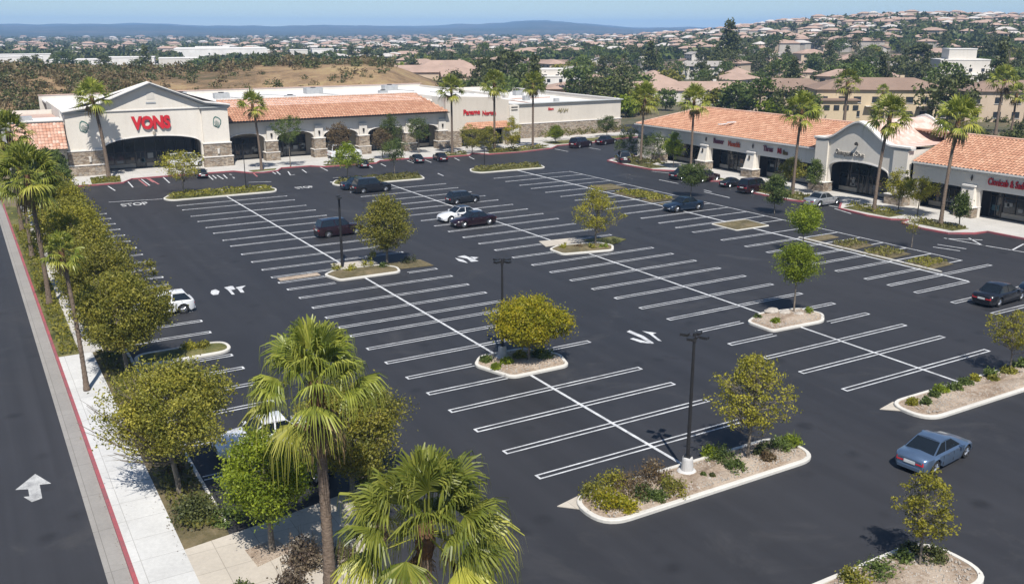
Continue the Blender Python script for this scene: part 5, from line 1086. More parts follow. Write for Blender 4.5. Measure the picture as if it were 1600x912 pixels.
# ------------------------------------------------------------------ lamp posts
def lamp(label, xy, H, footing=True, heads=4, z=0.14, rot=0.3, s=1.0, r=0.075):
    t = thing('street_lamp', label, 'street lamp', (xy[0], xy[1], z), rot, 'tall dark lamp posts of the lot')
    zb = 0.0
    if footing:
        f = MB(); pr = [(0.42, 0), (0.42, .05), (.36, .09), (.27, .12), (.235, .62), (.21, .70), (.13, .72)]; n = 16
        vs = [(rr * math.cos(2 * math.pi * j / n), rr * math.sin(2 * math.pi * j / n), zz) for rr, zz in pr for j in range(n)]
        f.add(vs, [(a * n + j, a * n + (j + 1) % n, (a + 1) * n + (j + 1) % n, (a + 1) * n + j) for a in range(len(pr) - 1) for j in range(n)] + [tuple((len(pr) - 1) * n + j for j in range(n))]); f.build('footing', 'lamp_base', t); zb = .721
        MB().box((0, 0, zb + .02), (.3, .3, .04)).build('base_plate', 'pole_dark', t)
    p = MB().tube([(0, 0, zb), (0, 0, H * .5), (0, 0, H - .25)], [r * 1.15, r, r * .8], 10); p.build('pole', 'pole_dark', t)
    MB().tube([(0, 0, H - .25), (0, 0, H + .12)], [r * 1.2, r * .9], 10).build('pole_cap', 'pole_dark', t)
    for k in range(heads):
        a = k * 2 * math.pi / heads; c, s_ = math.cos(a), math.sin(a); MB().tube([(c * r, s_ * r, H - .12), (c * .18, s_ * .18, H - .02), (c * .26, s_ * .26, H - .02)], .028, 6).build('arm', 'pole_dark', t)
        hd = MB().box((c * .42, s_ * .42, H), (.34, .26, .11), rot=a, taper=1.0).build('lamp_head', 'pole_dark', t)
        MB().box((c * .42, s_ * .42, H - .07), (.26, .18, .024), rot=a).build('lens', 'lamp_lens', hd)
    return t
lamp('nearest tall lamp post with white footing on the longest near island', G2(1073, 741), 6.15, True, 4, .13, .5)
lamp('lamp post before the umbrella-shaped yellow-green tree', G2(785, 561), 5.75, True, 4, .13, .3)
lamp('dark pole with small top lamps left of the egg-shaped olive tree', G2(535, 418), 5.6, False, 2, .12, 1.4, r=.1)
lamp('thin dark post on the island facing the big arch', G2(385, 300), 4.4, False, 1, .13, .3, r=.05); lamp('short dark post on the farthest island', G2(757, 263), 2.6, False, 2, .13, .3, r=.06)

# ------------------------------------------------------------------ vehicles
def car(label, xy, heading, paint='paint_black', kind='sedan', z=0.0, group=None, roofm=None, s=1.0, cat='car'):
    "heading: direction of the nose, radians from +X"
    K = dict(sedan=(4.55, 1.80, 1.42), coupe=(4.5, 1.80, 1.38), suv=(4.6, 1.88, 1.72), hatch=(4.1, 1.76, 1.5), van=(5.0, 1.95, 1.95), roadster=(4.2, 1.76, 1.15))[kind]
    Lc, Wc, Hc = (k * s for k in K); h = Lc / 2; W2 = Wc / 2
    t = thing('parked_car', label, cat, (xy[0], xy[1], z), heading, group)
    belt = Hc * {'sedan': .64, 'coupe': .65, 'suv': .62, 'hatch': .64, 'van': .58, 'roadster': .76}[kind]
    rw = .335 * s; wx = (-h * .60, h * .635)
    hood = {'sedan': (.55, .70), 'coupe': (.55, .68), 'suv': (.62, .66), 'hatch': (.68, .70), 'van': (.72, .72), 'roadster': (.55, .7)}[kind]
    # top line of the lower body along x (rear to front)
    zt = lambda x: np.interp(x / h, [-1, -.97, -.9, -.5, .32, .62, .88, .97, 1], [belt * .80, belt * .93, belt * .985, belt, belt * .985, belt * .90, belt * .78, belt * .66, belt * .52])
    if kind in ('suv', 'hatch', 'van'): zt = lambda x: np.interp(x / h, [-1, -.97, -.5, .45, .7, .9, .97, 1], [belt * .85, belt * .97, belt, belt * .99, belt * .92, belt * .84, belt * .7, belt * .52])
    wd = lambda x: W2 * np.interp(abs(x) / h, [0, .6, .85, .95, 1], [1, .99, .93, .85, .70])
    xs = sorted(set([-h, -h * .985, -h * .95, -h * .85, -h * .3, 0, h * .25, h * .42, h * .9, h * .96, h] + [w + d * rw * 1.18 for w in wx for d in (-1.0, -.92, -.7, -.38, 0, .38, .7, .92, 1.0)]))
    m = MB(); rows = []
    for x in xs:
        zb = .19 * s
        if abs(x) > h * .94: zb = .26 * s
        for w in wx:
            if abs(x - w) < rw * 1.18: zb = max(zb, .0 + rw + math.sqrt(max(0, (rw * 1.18) ** 2 - (x - w) ** 2)))
        T_ = float(zt(x)); w = float(wd(x)); zm = max(zb + .02, T_ * .60); zs = max(zm + .02, T_ - .07 * s)
        rows.append([(x, -w * .93, zb), (x, -w, zm), (x, -w * .965, zs), (x, -w * .86, T_), (x, 0, T_ + .035 * s), (x, w * .86, T_), (x, w * .965, zs), (x, w, zm), (x, w * .93, zb)])
    k = len(rows[0]); vs = [p for r_ in rows for p in r_]
    m.add(vs, [(i * k + j, i * k + j + 1, (i + 1) * k + j + 1, (i + 1) * k + j) for i in range(len(rows) - 1) for j in range(k - 1)] + [tuple(range(k)), tuple((len(rows) - 1) * k + j for j in range(k - 1, -1, -1))])
    body = m.build('body', paint, t, True)
    try: body.data.set_sharp_from_angle(angle=R(38))
    except Exception: pass
    MB().box((0, 0, .30 * s), (Lc * .93, Wc * .80, .26 * s)).build('underbody', 'black_plastic', t)
    # cabin
    cab = {'sedan': (-.62, -.36, .10, .40), 'coupe': (-.66, -.30, .06, .40), 'suv': (-.93, -.80, .16, .42), 'hatch': (-.93, -.72, .14, .46), 'van': (-.96, -.90, .34, .62), 'roadster': (-.35, -.3, .1, .32)}[kind]
    xb0, xt0, xt1, xb1 = (q * h for q in cab); wb = W2 * .84; wt = W2 * .66 if kind != 'van' else W2 * .76; zt_ = Hc
    if kind != 'roadster':
        B = [(xb0, -wb), (xb1, -wb), (xb1, wb), (xb0, wb)]; Tt = [(xt0, -wt), (xt1, -wt), (xt1, wt), (xt0, wt)]; zbb = belt * .96
        Q = [Vector((x, y, zbb)) for x, y in B] + [Vector((x, y, zt_ - .06)) for x, y in Tt]
        c = MB().add(Q, [(0, 1, 5, 4), (1, 2, 6, 5), (2, 3, 7, 6), (3, 0, 4, 7)])
        # rounded roof
        n = 6; ro = []; 
        for i in range(n + 1):
            u_ = i / n; x = xt0 + (xt1 - xt0) * u_; cr_ = .06 * math.sin(math.pi * u_)
            for j in range(5):
                v_ = j / 4; ro.append((x, -wt + 2 * wt * v_, zt_ - .06 + (cr_ + .03) * math.sin(math.pi * v_) if 0 < j < 4 else zt_ - .06 + cr_ * .35))
        c.build('cabin', paint, body)
        r_ = MB().add(ro, [(i * 5 + j, (i + 1) * 5 + j, (i + 1) * 5 + j + 1, i * 5 + j + 1) for i in range(n) for j in range(4)]); r_.build('roof', roofm or paint, body, True)
        def pane(name, a, b, c_, d, ins=.09, off=.012):
            a, b, c_, d = (Q[i] if isinstance(i, int) else Vector(i) for i in (a, b, c_, d)); ce = (a + b + c_ + d) / 4; nn = (b - a).cross(d - a).normalized()
            if nn.dot(ce - Vector((0, 0, zbb * .9))) < 0: nn = -nn
            P = [p + (ce - p) * ins + nn * off for p in (a, b, c_, d)]; MB().add(P, [(0, 1, 2, 3)]).build(name, 'car_glass', t)
        pane('windshield', 1, 2, 6, 5, .07); pane('rear_window', 3, 0, 4, 7, .08)
        for sy in (0, 1):
            a, b, c_, d = ((Q[0], Q[1], Q[5], Q[4]) if sy == 0 else (Q[3], Q[2], Q[6], Q[7]))
            f = .5 if kind != 'coupe' else .42
            mb_, mt_ = a + (b - a) * f, d + (c_ - d) * f
            pane('side_window', tuple(a), tuple(mb_), tuple(mt_), tuple(d), .09); pane('side_window', tuple(mb_), tuple(b), tuple(c_), tuple(mt_), .09)
    else:
        MB().box((-.1 * h, 0, belt + .005), (1.3 * s, Wc * .62, .06)).build('seat_well', 'black_plastic', t)
        MB().add([(xb1, -wb, belt), (xb1, wb, belt), (xt1, wt, Hc + .12), (xt1, -wt, Hc + .12)], [(0, 1, 2, 3)]).build('windshield', 'car_glass', t)
        for sy in (-1, 1): MB().box((-.18 * h, sy * .36, belt + .12), (.22, .42, .34), taper=.8).build('seat', 'black_plastic', t)
    for w in wx:
        for sy in (-1, 1):
            y = sy * (W2 * .93 - .10); n = 18; m = MB(); pr = [(rw * .62, -.105), (rw * .92, -.11), (rw, -.07), (rw, .07), (rw * .92, .11), (rw * .62, .105)]
            vs = [(w + rr * math.cos(2 * math.pi * j / n), y + dy, rw + rr * math.sin(2 * math.pi * j / n)) for rr, dy in pr for j in range(n)]
            m.add(vs, [(a * n + j, a * n + (j + 1) % n, (a + 1) * n + (j + 1) % n, (a + 1) * n + j) for a in range(5) for j in range(n)]); wh = m.build('wheel', 'tyre', t)
            rm = MB(); yo = y + sy * .085; vs = [(w + rw * .62 * math.cos(2 * math.pi * j / 10 + .3), yo, rw + rw * .62 * math.sin(2 * math.pi * j / 10 + .3)) for j in range(10)]; rm.add(vs, [tuple(range(10))])
            for q in range(5):
                a = q * 2 * math.pi / 5; rm.tube([(w, yo + sy * .03, rw), (w + rw * .58 * math.cos(a), yo + sy * .02, rw + rw * .58 * math.sin(a))], [.045, .03], 4)
            rm.build('rim', 'rim', wh)
    def lightq(name, x, y0, y1, z0, z1, mat, wrap):
        sgn = 1 if x > 0 else -1; e = .012 * sgn
        MB().add([(x + e, y0, z0), (x + e, y1, z0), (x - .03 * sgn + e, y1, z1), (x - .03 * sgn + e, y0, z1)], [(0, 1, 2, 3)]).add([(x + e, y1, z0), (x - wrap * sgn, y1 * 1.22, z0), (x - (wrap + .03) * sgn, y1 * 1.22, z1), (x - .03 * sgn + e, y1, z1)], [(0, 1, 2, 3)]).build(name, mat, t)
    bz = belt * .80
    for sy in (-1, 1):
        lightq('taillight', -h, sy * W2 * .34, sy * W2 * .71, bz - .16, bz, 'taillight', .20 * s); lightq('headlight', h, sy * W2 * .34, sy * W2 * .69, belt * .52 - .12, belt * .52 + .02, 'headlight', .24 * s)
        MB().box((xb1 - .22, sy * (W2 + .06), belt + .02), (.16, .16, .12)).build('mirror', paint, t)
        hd = MB()
        for q in (-.18, .22): hd.box((q * h, sy * (W2 * .985 + .012), belt * .86), (.16, .02, .03))
        hd.build('door_handle', 'chrome', t)
        sm = MB()
        for q in (-.36, .04, .44): sm.box((q * h, sy * (W2 * .982), belt * .62), (.012, .014, belt * .5))
        sm.build('door_seam', 'black_plastic', t)
    MB().box((-h - .015, 0, bz - .12), (.02, .50, .13)).build('licence_plate', 'plate', t); MB().box((h + .01, 0, belt * .46), (.03, W2 * .62, .12)).build('grille', 'black_plastic', t)
    MB().box((-h + .02, 0, .30), (.12, Wc * .62, .14)).build('bumper', 'black_plastic' if kind in ('suv', 'van') else paint, t)
    return t
car('pale blue-grey coupe standing in the open aisle at lower right, tail to the left', (35.3, 22.9), R(7), 'paint_blue_silver', 'coupe', s=.93)
car('black sedan with red tail lights in a stall at the right edge', (61.3, 36.5), R(3), 'paint_black', 'sedan')
car('second dark vehicle cut off at the right edge beside the black sedan', (66.6, 36.4), R(183), 'paint_navy', 'sedan')
car('dark teal-roofed suv behind the dark pole on the left rows', (29.2, 81.0), R(2), 'paint_maroon', 'suv', roofm='paint_navy', s=.96)
car('black sedan in front of the two parked beside the far island', (40.9, 101.6), R(2), 'paint_black', 'suv'); car('black car behind the other black one beside the far island', (40.6, 104.6), R(2), 'paint_navy', 'sedan')
car('white open car left of the maroon one in the middle row', (42.1, 81.5), R(182), 'paint_white', 'sedan', roofm='paint_navy'); car('dark maroon sedan in the middle row, in front of the white one', (42.0, 78.5), R(182), 'paint_maroon', 'sedan', roofm='paint_navy')
car('dark car standing farther back in the middle row, behind the white one', (46.8, 89.8), R(2), 'paint_grey', 'hatch', s=.92)
car('dark blue sedan behind the small dark green round tree', (64.9, 74.2), R(178), 'paint_navy', 'sedan')
car('white suv under the left row of trees', (10.2, 63.4), R(180), 'paint_white', 'hatch', s=.97)
car('silver-white car half hidden behind the tall foreground palm', (10.2, 39.4), R(180), 'paint_white', 'sedan'); car('dark blue car in the shade between the left trees', (9.6, 35.4), R(180), 'paint_navy', 'sedan')
gp_ = 'cars parked nose in at the shop row'
car('black car at the shop row under the round tree', (79.3, 90.6), R(5), 'paint_black', 'sedan', group=gp_); car('dark red car next to the black one at the shop row', (80.0, 87.6), R(5), 'paint_maroon', 'hatch', group=gp_); car('low black car near the third pillar of the shop row', (80.2, 83.0), R(5), 'paint_black', 'coupe', group=gp_, s=.8)
car('maroon suv before the third shop window', (79.6, 77.8 + .8), R(4), 'paint_maroon', 'suv', group=gp_); car('silver sedan parked before the curved gable', (79.9, 68.8), R(2), 'paint_silver', 'sedan', group=gp_)
car('maroon suv by the blank wall at the far corner', (86.3, 124.2), R(20), 'paint_maroon', 'suv'); car('dark maroon sedan to the right of the far corner suv', (92.4, 125.6), R(20), 'paint_maroon', 'sedan'); car('dark car in the shade of the corner trees', (81.6, 106.6), R(60), 'paint_black', 'suv')
car('white van standing under the right side of the big arch', (26.6, 133.2), R(5), 'paint_white', 'van', z=.14, cat='van'); car('white van standing by the third arch of the arcade', (48.9, 131.4), R(5), 'paint_white', 'van', z=.14, cat='van')
gk = 'low dark cars at the kerb of the arcade'
car('low black car left of the brown arcade tree', (56.2, 121.9), R(80), 'paint_black', 'coupe', group=gk, s=.85); car('black car with red parts at the fifth arch', (59.8, 121.6), R(80), 'paint_maroon', 'sedan', group=gk, s=.85); car('dark car at the kerb below the third arch', (47.6, 121.3), R(80), 'paint_black', 'sedan', group=gk, s=.8)
car('dark car at the kerb right of the airy tree facing the big arch', (26.3, 123.4), R(85), 'paint_black', 'sedan', group=gk, s=.8)
# ------------------------------------------------------------------ the suburb behind
def hip_house(w, d, h, rh, ov=.5):
    "returns wall mesh and roof mesh for a hipped house centred at origin"
    wl = MB().bb(-w / 2, w / 2, -d / 2, d / 2, -1.5, h); x, y = w / 2 + ov, d / 2 + ov; r_ = max(0.2, (w - d) / 2)
    rf = MB().add([(-x, -y, h), (x, -y, h), (x, y, h), (-x, y, h), (-r_, 0, h + rh), (r_, 0, h + rh)], [(0, 1, 5, 4), (1, 2, 5), (2, 3, 4, 5), (3, 0, 4), (3, 2, 1, 0)]); return wl, rf
def gable_house(w, d, h, rh, ov=.5):
    wl = MB().slab([(-d / 2, -1.5), (d / 2, -1.5), (d / 2, h), (0, h + rh * .92), (-d / 2, h)], 'x', -w / 2, w / 2); x, y = w / 2 + ov, d / 2 + ov
    rf = MB().add([(-x, -y, h - .15), (x, -y, h - .15), (x, 0, h + rh), (-x, 0, h + rh), (x, y, h - .15), (-x, y, h - .15)], [(0, 1, 2, 3), (3, 2, 4, 5)]); return wl, rf
def windows(t, w, d, h, wall, n, floors=1, two=True):
    for f in range(floors):
        z = 1.5 + f * 2.9
        for i in range(n):
            x = -w / 2 + (i + .5) * w / n + (0.2 if i % 2 else -.15)
            for s in ((-1, 1) if two else (-1,)):
                o = MB().box((x, s * (d / 2 + .03), z), (1.5, .05, 1.25)).build('window', 'window_dark', t); MB().box((x, s * (d / 2 + .08), z - .68), (1.7, .1, .08)).build('sill', 'trim_white', o)
def house(label, xy, rot, w, d, h, rh, wall, roof, gable=False, n=4, floors=1, group=None, name='house', z=None, cat='house', ground=0):
    t = thing(name, label, cat, (xy[0], xy[1], tz(*xy) if z is None else z), rot, group)
    wl, rf = (gable_house if gable else hip_house)(w, d, h, rh); wb = wl.build('wall', wall, t); r_ = rf.build('roof', roof, t)
    MB().box((w * .2, d * .1, h + rh * .9), (.9, .7, 1.3)).build('chimney', wall, r_); windows(t, w, d, h, wb, n, floors)
    MB().box((0, -d / 2 - .04, 1.05), (1.0, .06, 2.1)).build('door', 'bronze', t)
    return t
ga = 'apartment and house blocks just behind the shops'
th = R(-22)
house('long low building with rose-brown roof behind the road corner', (166, 192), R(-28), 42, 12, 3.6, 2.0, 'pale_wall', 'rose_roof', n=9, group=ga, name='long_house')
house('low pale building left of the long rose-roofed one', (148, 214), R(-24), 20, 12, 3.0, 1.6, 'beige_wall', 'rose_roof', n=4, group=ga, name='long_house')
house('brown-roofed apartment half hidden by trees, left of the yellowish block', (166, 156), R(-42), 22, 13, 5.2, 2.6, 'beige_wall', 'brown_roof', n=5, floors=2, group=ga, name='apartment_house')
A1 = house('two-storey yellowish apartment block behind the curved gable', (169, 134), R(-36), 27, 12, 6.4, 2.2, 'yellow_wall', 'brown_roof', n=8, floors=2, group=ga, name='apartment_house')
MB().bb(-13.4, -6, -9.5, -6.1, -1, 4.4).build('wing', 'yellow_wall', A1); MB().bb(-13.8, -5.6, -10, -6.0, 4.4, 4.65).build('wing_roof', 'brown_roof', A1)
for i in range(4): MB().box((-12 + i * 1.9, -9.56, 3.0), (1.1, .08, 1.0)).build('window', 'window_dark', A1)
for i in range(3): MB().box((-2 + i * 5.2, -6.6, 3.1), (3.2, 1.2, .12)).build('balcony', 'pale_wall', A1)
house('beige apartment block right of the round dark tree', (192, 117), R(-36), 24, 12, 6.2, 2.0, 'beige_wall', 'brown_roof', n=6, floors=2, group=ga, name='apartment_house')
house('cream block at the right edge behind the two palms', (186, 98), R(-36), 14, 10, 4.4, 1.6, 'pale_wall', 'brown_roof', n=4, group=ga, name='apartment_house')
def flatblock(label, xy, rot, boxes, group=None, name='white_building', z=None):
    t = thing(name, label, 'building', (xy[0], xy[1], tz(*xy) if z is None else z), rot, group)
    for (x0, x1, y0, y1, h, mt) in boxes:
        b = MB().bb(x0, x1, y0, y1, -2, h).build('block', mt, t); MB().bb(x0 - .15, x1 + .15, y0 - .15, y1 + .15, h + .002, h + .3).build('roof', 'trim_white', b)
        for i in range(int((x1 - x0) / 4) if name != 'warehouse' else 0):
            MB().box((x0 + 2 + i * 4, y0 - .03, h * .6), (1.1, .05, 1.1)).build('window', 'window_dark', t)
    return t
flatblock('stacked white cubic building on the slope above the beige block', (302, 205), R(-38), [(-9, 7, -6, 6, 8.0, 'pale_wall'), (-12, 14, -9, -6.2, 3.2, 'pale_wall'), (7.2, 14, -6, 4, 4.8, 'beige_wall'), (-6, 3, -4, 4, 11.5, 'pale_wall')])
flatblock('small white flat-roofed building among the dark trees beyond the blank wall', (176, 270), R(-30), [(-5, 5, -4, 4, 5.2, 'pale_wall'), (-8, 9, -7, -4.2, 3.0, 'white_roof')])
flatblock('white garden wall and sheds beyond the blank wall', (153, 228), R(-30), [(-14, -6, -1, 1, 2.4, 'pale_wall'), (-4, 1, -1, 1, 2.2, 'pale_wall'), (3, 9, -1, 1, 2.6, 'pale_wall')])
house('pink-roofed hall beyond the end of the brown field', (140, 300), R(-20), 40, 14, 4.2, 2.2, 'beige_wall', 'rose_roof', n=8, group=ga, name='long_house', z=0)
house('pinkish house right of the hall beyond the brown field', (160, 318), R(-20), 24, 12, 4.2, 3.0, 'beige_wall', 'rose_roof', n=5, group=ga, name='long_house', z=0)
house('cream barn with yellow trees in front', (152, 282), R(-22), 22, 10, 3.4, 1.6, 'yellow_wall', 'rose_roof', True, n=4, group=ga, name='long_house', z=0)
flatblock('long white warehouse standing alone in the distant trees', (178, 720), R(-14), [(-34, 30, -26, 26, 5.5, 'white_roof'), (30.2, 42, -14, 12, 4, 'pale_wall'), (-20, 4, -8, 8, 6.6, 'white_roof')], name='warehouse', z=-1)
flatblock('pale sheds with brownish roofs right of the long warehouse', (238, 700), R(-16), [(-16, -3, -8, 8, 4, 'pale_wall'), (0, 16, -10, 6, 4.6, 'white_roof'), (19, 30, -6, 10, 3.8, 'pink_roof')], name='warehouse', z=-1)
flatblock('cluster of low white sheds left of the long warehouse', (88, 560), R(-12), [(-40, -14, -12, 8, 4.4, 'white_roof'), (-12, 12, -14, 6, 5.4, 'white_roof'), (14, 34, -9, 10, 4.6, 'pale_wall')], name='warehouse', z=-2)
for i, (xy, w) in enumerate(((( 30, 640), 20), ((8, 600), 14), ((44, 690), 26))): flatblock('low pale shed among the far left trees, ' + ('between two groves', 'closest to the left edge', 'behind the other sheds')[i], xy, R(-5), [(-w, w, -8, 8, 4.5, 'white_roof')], name='warehouse', z=-2)

def occupied(x, y):
    a = math.atan2(x, y); r = math.hypot(x, y)
    for cx, cy, rr in ((166, 192, 24), (148, 214, 13), (166, 156, 14), (169, 134, 17), (192, 117, 15), (186, 98, 10), (302, 205, 16), (176, 270, 11), (153, 228, 15), (140, 300, 24), (160, 318, 15), (152, 282, 13), (178, 720, 50), (238, 700, 30), (88, 560, 44), (30, 640, 22), (8, 600, 16), (44, 690, 28)):
        if (x - cx) ** 2 + (y - cy) ** 2 < rr * rr: return True
        # keep a view corridor in front of the named blocks
        a2 = math.atan2(cx, cy); r2 = math.hypot(cx, cy)
        if abs(a - a2) < rr * .62 / r2 and r2 * .80 < r < r2: return True
    return False
# crowns for the far trees
def far_tree_parts(kind, H, h0, r, nc, nl, leaf, seed, mat):
    tk, cr = tree_meshes(kind, H, h0, r, nc, nl, leaf, seed, mat, .22, r * .16, 8, fine=(1.5, .8)); return tk, cr
PT = []
for i, (kind, H, h0, r, mt) in enumerate((('round', 7.5, 1.2, 4.0, 'leaf_dark'), ('round', 6.0, 1.0, 3.4, 'leaf_green'), ('egg', 9.5, 1.0, 3.6, 'leaf_dark'), ('cone', 12, .8, 3.0, 'leaf_dark'), ('round', 5.0, .8, 3.2, 'leaf_olive'), ('vase', 8.5, 2.0, 4.0, 'leaf_green'), ('round', 4.5, .5, 2.8, 'leaf_bright'))):
    tk, cr = far_tree_parts(kind, H, h0, r, 46, 22, .42, 300 + i, mt); a = tk.mesh('trunk'); a.materials.append(M['bark']); b = cr.mesh('crown'); b.materials.append(M[mt]); PT.append((a, b, kind, mt, H))
def place_tree(k, x, y, rz, s, label, group, z=None):
    a, b, kind, mt, H = PT[k]; t = thing('tree', label, 'tree', (x, y, tz(x, y) if z is None else z), rz, group); t.scale = (s, s, s * rng.uniform(.85, 1.15))
    for nm, me in (('trunk', a), ('crown', b)):
        o = bpy.data.objects.new(nm, me); COL.objects.link(o); o.parent = t
    return t
# named near trees behind the shops
for lab, px, zz, k, s in (('tall dark pine standing highest on the left of the right-hand hill', (1135, 118), 0, 3, 2.1), ('big dark tree left of the white cubic building', (1432, 128), 0, 2, 1.75), ('dark tree touching the big dark one above the yellowish block', (1400, 132), 0, 0, 1.35), ('dark tree right of the white cubic building', (1545, 118), 0, 0, 1.9),
        ('round dark tree between the yellowish and the beige apartment blocks', (1478, 196), 0, 0, 1.35), ('big dark clump beyond the cream block with red letters', (790, 150), 0, 0, 1.9), ('dark tree left of the big clump beyond the small red lettering', (755, 150), 0, 2, 1.1), ('dark tree right of the big clump beyond the small red lettering', (820, 152), 0, 5, 1.2),
        ('green tree beyond the middle of the blank wall roof', (905, 158), 0, 1, 1.3), ('bright green tree at the end of the blank wall roof', (952, 166), 0, 6, 1.3), ('dark tree beyond the far corner of the blank wall', (930, 165), 0, 0, 1.1), ('tree between the long rose-roofed and the brown-roofed blocks', (1150, 178), 0, 1, 1.25), ('leafy tree before the brown-roofed apartment', (1185, 182), 0, 5, 1.1), ('small bright tree behind the orange roof ridge', (1205, 190), 0, 6, .9),
        ('dark leafy tree hiding the front of the brown-roofed apartment', (1235, 192), 0, 0, .95), ('bushy tree left of the yellowish block', (1262, 190), 0, 1, .95), ('green tree before the long rose-roofed block', (1120, 172), 0, 4, 1.1), ('low tree behind the corner palm', (1000, 178), 0, 4, 1.1), ('orange-green tree behind the far corner of the blank wall', (978, 182), 0, 6, 1.0), ('tree behind the hipped roof end', (1040, 172), 0, 1, .8)):
    x, y = G2(*px); place_tree(k, x, y, rng.uniform(0, 6), s, lab, 'trees close behind the shops', z=-.1)
palm('palm rising before the yellowish apartment block', G2(1318, 200), 8.6, 2.9, 26, 10, 71, 8, group='palms behind the shops', tr=.3); palm('smaller palm at the corner of the yellowish apartment block', G2(1374, 195), 6.6, 1.6, 22, 9, 72, 5, group='palms behind the shops')
palm('leaning palm at the far right before the beige block', G2(1555, 212), 9.6, 3.1, 28, 11, 73, 6, group='palms behind the shops', tr=.25, lean=(.9, .3)); palm('lower palm behind the leaning one at the far right', G2(1580, 208), 7.0, 2.3, 24, 10, 74, 6, group='palms behind the shops', tr=.2)
for i, px in enumerate(((1480, 205), (1520, 212), (1585, 216), (1600, 200), (1560, 190))):
    shrub(('low dark hedge bush left of the leaning palm', 'hedge bush at the foot of the leaning palm', 'hedge bush at the right edge', 'bush by the cream block at the right edge', 'bush before the beige block')[i], px, 2.2, 1.3, 'leaf_dark', 700, .25, 400 + i, 0, 'hedge bushes behind the shops', sx=1.6, name='bush')

names = {0: 'round dark evergreen', 1: 'round green tree', 2: 'tall dark oval tree', 3: 'pointed dark conifer', 4: 'low olive tree', 5: 'spreading green tree', 6: 'small bright green tree'}
sides = lambda a: 'left' if a < az_of(560) else ('middle' if a < az_of(1000) else 'right')
cells = []; cnt = 0; tries = 0
def good(a, r, x, y, forhouse=False):
    if occupied(x, y): return False
    if r < 190 and not (x > 108 or y > 178): return False
    if a < az_of(700) and r < 385: return False
    return True
spots = []
while cnt < 262 and tries < 9000:
    tries += 1; a = rng.uniform(az_of(-30), az_of(1650)); inv = rng.uniform(1 / 620, 1 / 205); r = 1 / inv; x, y = math.sin(a) * r, math.cos(a) * r
    if not good(a, r, x, y): continue
    dmin = 5.0 + r * .006
    if any((x - p[0]) ** 2 + (y - p[1]) ** 2 < dmin * dmin for p in spots): continue
    spots.append((x, y)); k = rng.choice((0, 0, 1, 1, 2, 3, 4, 5, 5, 6)); band = 'near' if r < 300 else ('middle-distance' if r < 450 else 'far')
    place_tree(k, x, y, rng.uniform(0, 6.28), rng.uniform(.75, 1.25), '%s among the %s trees on the %s' % (names[k], band, sides(a)), '%s %ss on the %s of the suburb' % (band, names[k], sides(a))); cnt += 1
# houses: prototypes copied
HP = []
for i, (w, d, h, rh, gb_, wall, roof, nm) in enumerate(((15, 10, 3.4, 2.0, False, 'pale_wall', 'clay_roof_flat', 'white house with orange roof'), (13, 9, 5.4, 2.0, False, 'beige_wall', 'clay_roof_flat', 'two-storey beige house with orange roof'), (16, 9, 3.2, 1.8, True, 'pale_wall', 'brown_roof', 'white gabled house with brown roof'),
        (14, 10, 5.2, 1.8, True, 'pale_wall', 'grey_roof', 'white two-storey house with grey roof'), (18, 10, 3.4, 2.2, False, 'beige_wall', 'rose_roof', 'beige house with rose roof'))):
    pass
stucco('clay_roof_flat', (0.40, 0.285, 0.225), .25); stucco('grey_roof', (0.36, 0.33, 0.30), .2)
protos = []
for i, (w, d, h, rh, gb_, wall, roof, nm, fl) in enumerate(((15, 10, 3.4, 2.0, False, 'pale_wall', 'clay_roof_flat', 'white house with orange roof', 1), (13, 9, 5.4, 2.0, False, 'beige_wall', 'clay_roof_flat', 'two-storey beige house with orange roof', 2), (16, 9, 3.2, 1.8, True, 'pale_wall', 'brown_roof', 'white gabled house with brown roof', 1),
        (14, 10, 5.2, 1.8, True, 'pale_wall', 'grey_roof', 'white two-storey house with grey roof', 2), (18, 10, 3.4, 2.2, False, 'beige_wall', 'rose_roof', 'beige house with rose roof', 1))):
    wl, rf = (gable_house if gb_ else hip_house)(w, d, h, rh); a = wl.mesh('wall'); a.materials.append(M[wall]); b = rf.mesh('roof'); b.materials.append(M[roof])
    ww = MB()
    for f in range(fl):
        for q in range(3): 
            for s in (-1, 1): ww.box((-w / 3 + q * w / 3, s * (d / 2 + .03), 1.5 + 2.6 * f), (1.6, .05, 1.2))
    c = ww.mesh('windows'); c.materials.append(M['window_dark']); protos.append((a, b, c, nm))
hs = []; cnt = 0; tries = 0
while cnt < 230 and tries < 9000:
    tries += 1; a = rng.uniform(az_of(-30), az_of(1650)); inv = rng.uniform(1 / 1150, 1 / 290); r = 1 / inv; x, y = math.sin(a) * r, math.cos(a) * r
    if a < az_of(520) and rng.random() < .55: continue
    if not good(a, r, x, y) or any((x - p[0]) ** 2 + (y - p[1]) ** 2 < 330 for p in hs): continue
    hs.append((x, y)); k = rng.randrange(5); pa, pb, pc, nm = protos[k]; band = 'near' if r < 480 else 'far'
    t = thing('house', '%s among the %s houses on the %s' % (nm, band, sides(a)), 'house', (x, y, tz(x, y)), a * -1 + rng.choice((0, math.pi / 2)) + rng.uniform(-.5, .5), '%s %ss on the %s' % (band, nm.replace('house', 'houses', 1)[:-0 or None], sides(a)))
    s = rng.uniform(.75, 1.1) * (.72 if r > 480 else .95); t.scale = (s, s, s * .95)
    for n_, me in (('wall', pa), ('roof', pb), ('window_row', pc)):
        if n_ == 'window_row' and r > 700: continue
        o = bpy.data.objects.new(n_, me); COL.objects.link(o); o.parent = t
    cnt += 1
stucco('far_wall', (0.46, 0.42, 0.37), .15); stucco('far_roof', (0.52, 0.48, 0.44), .2)
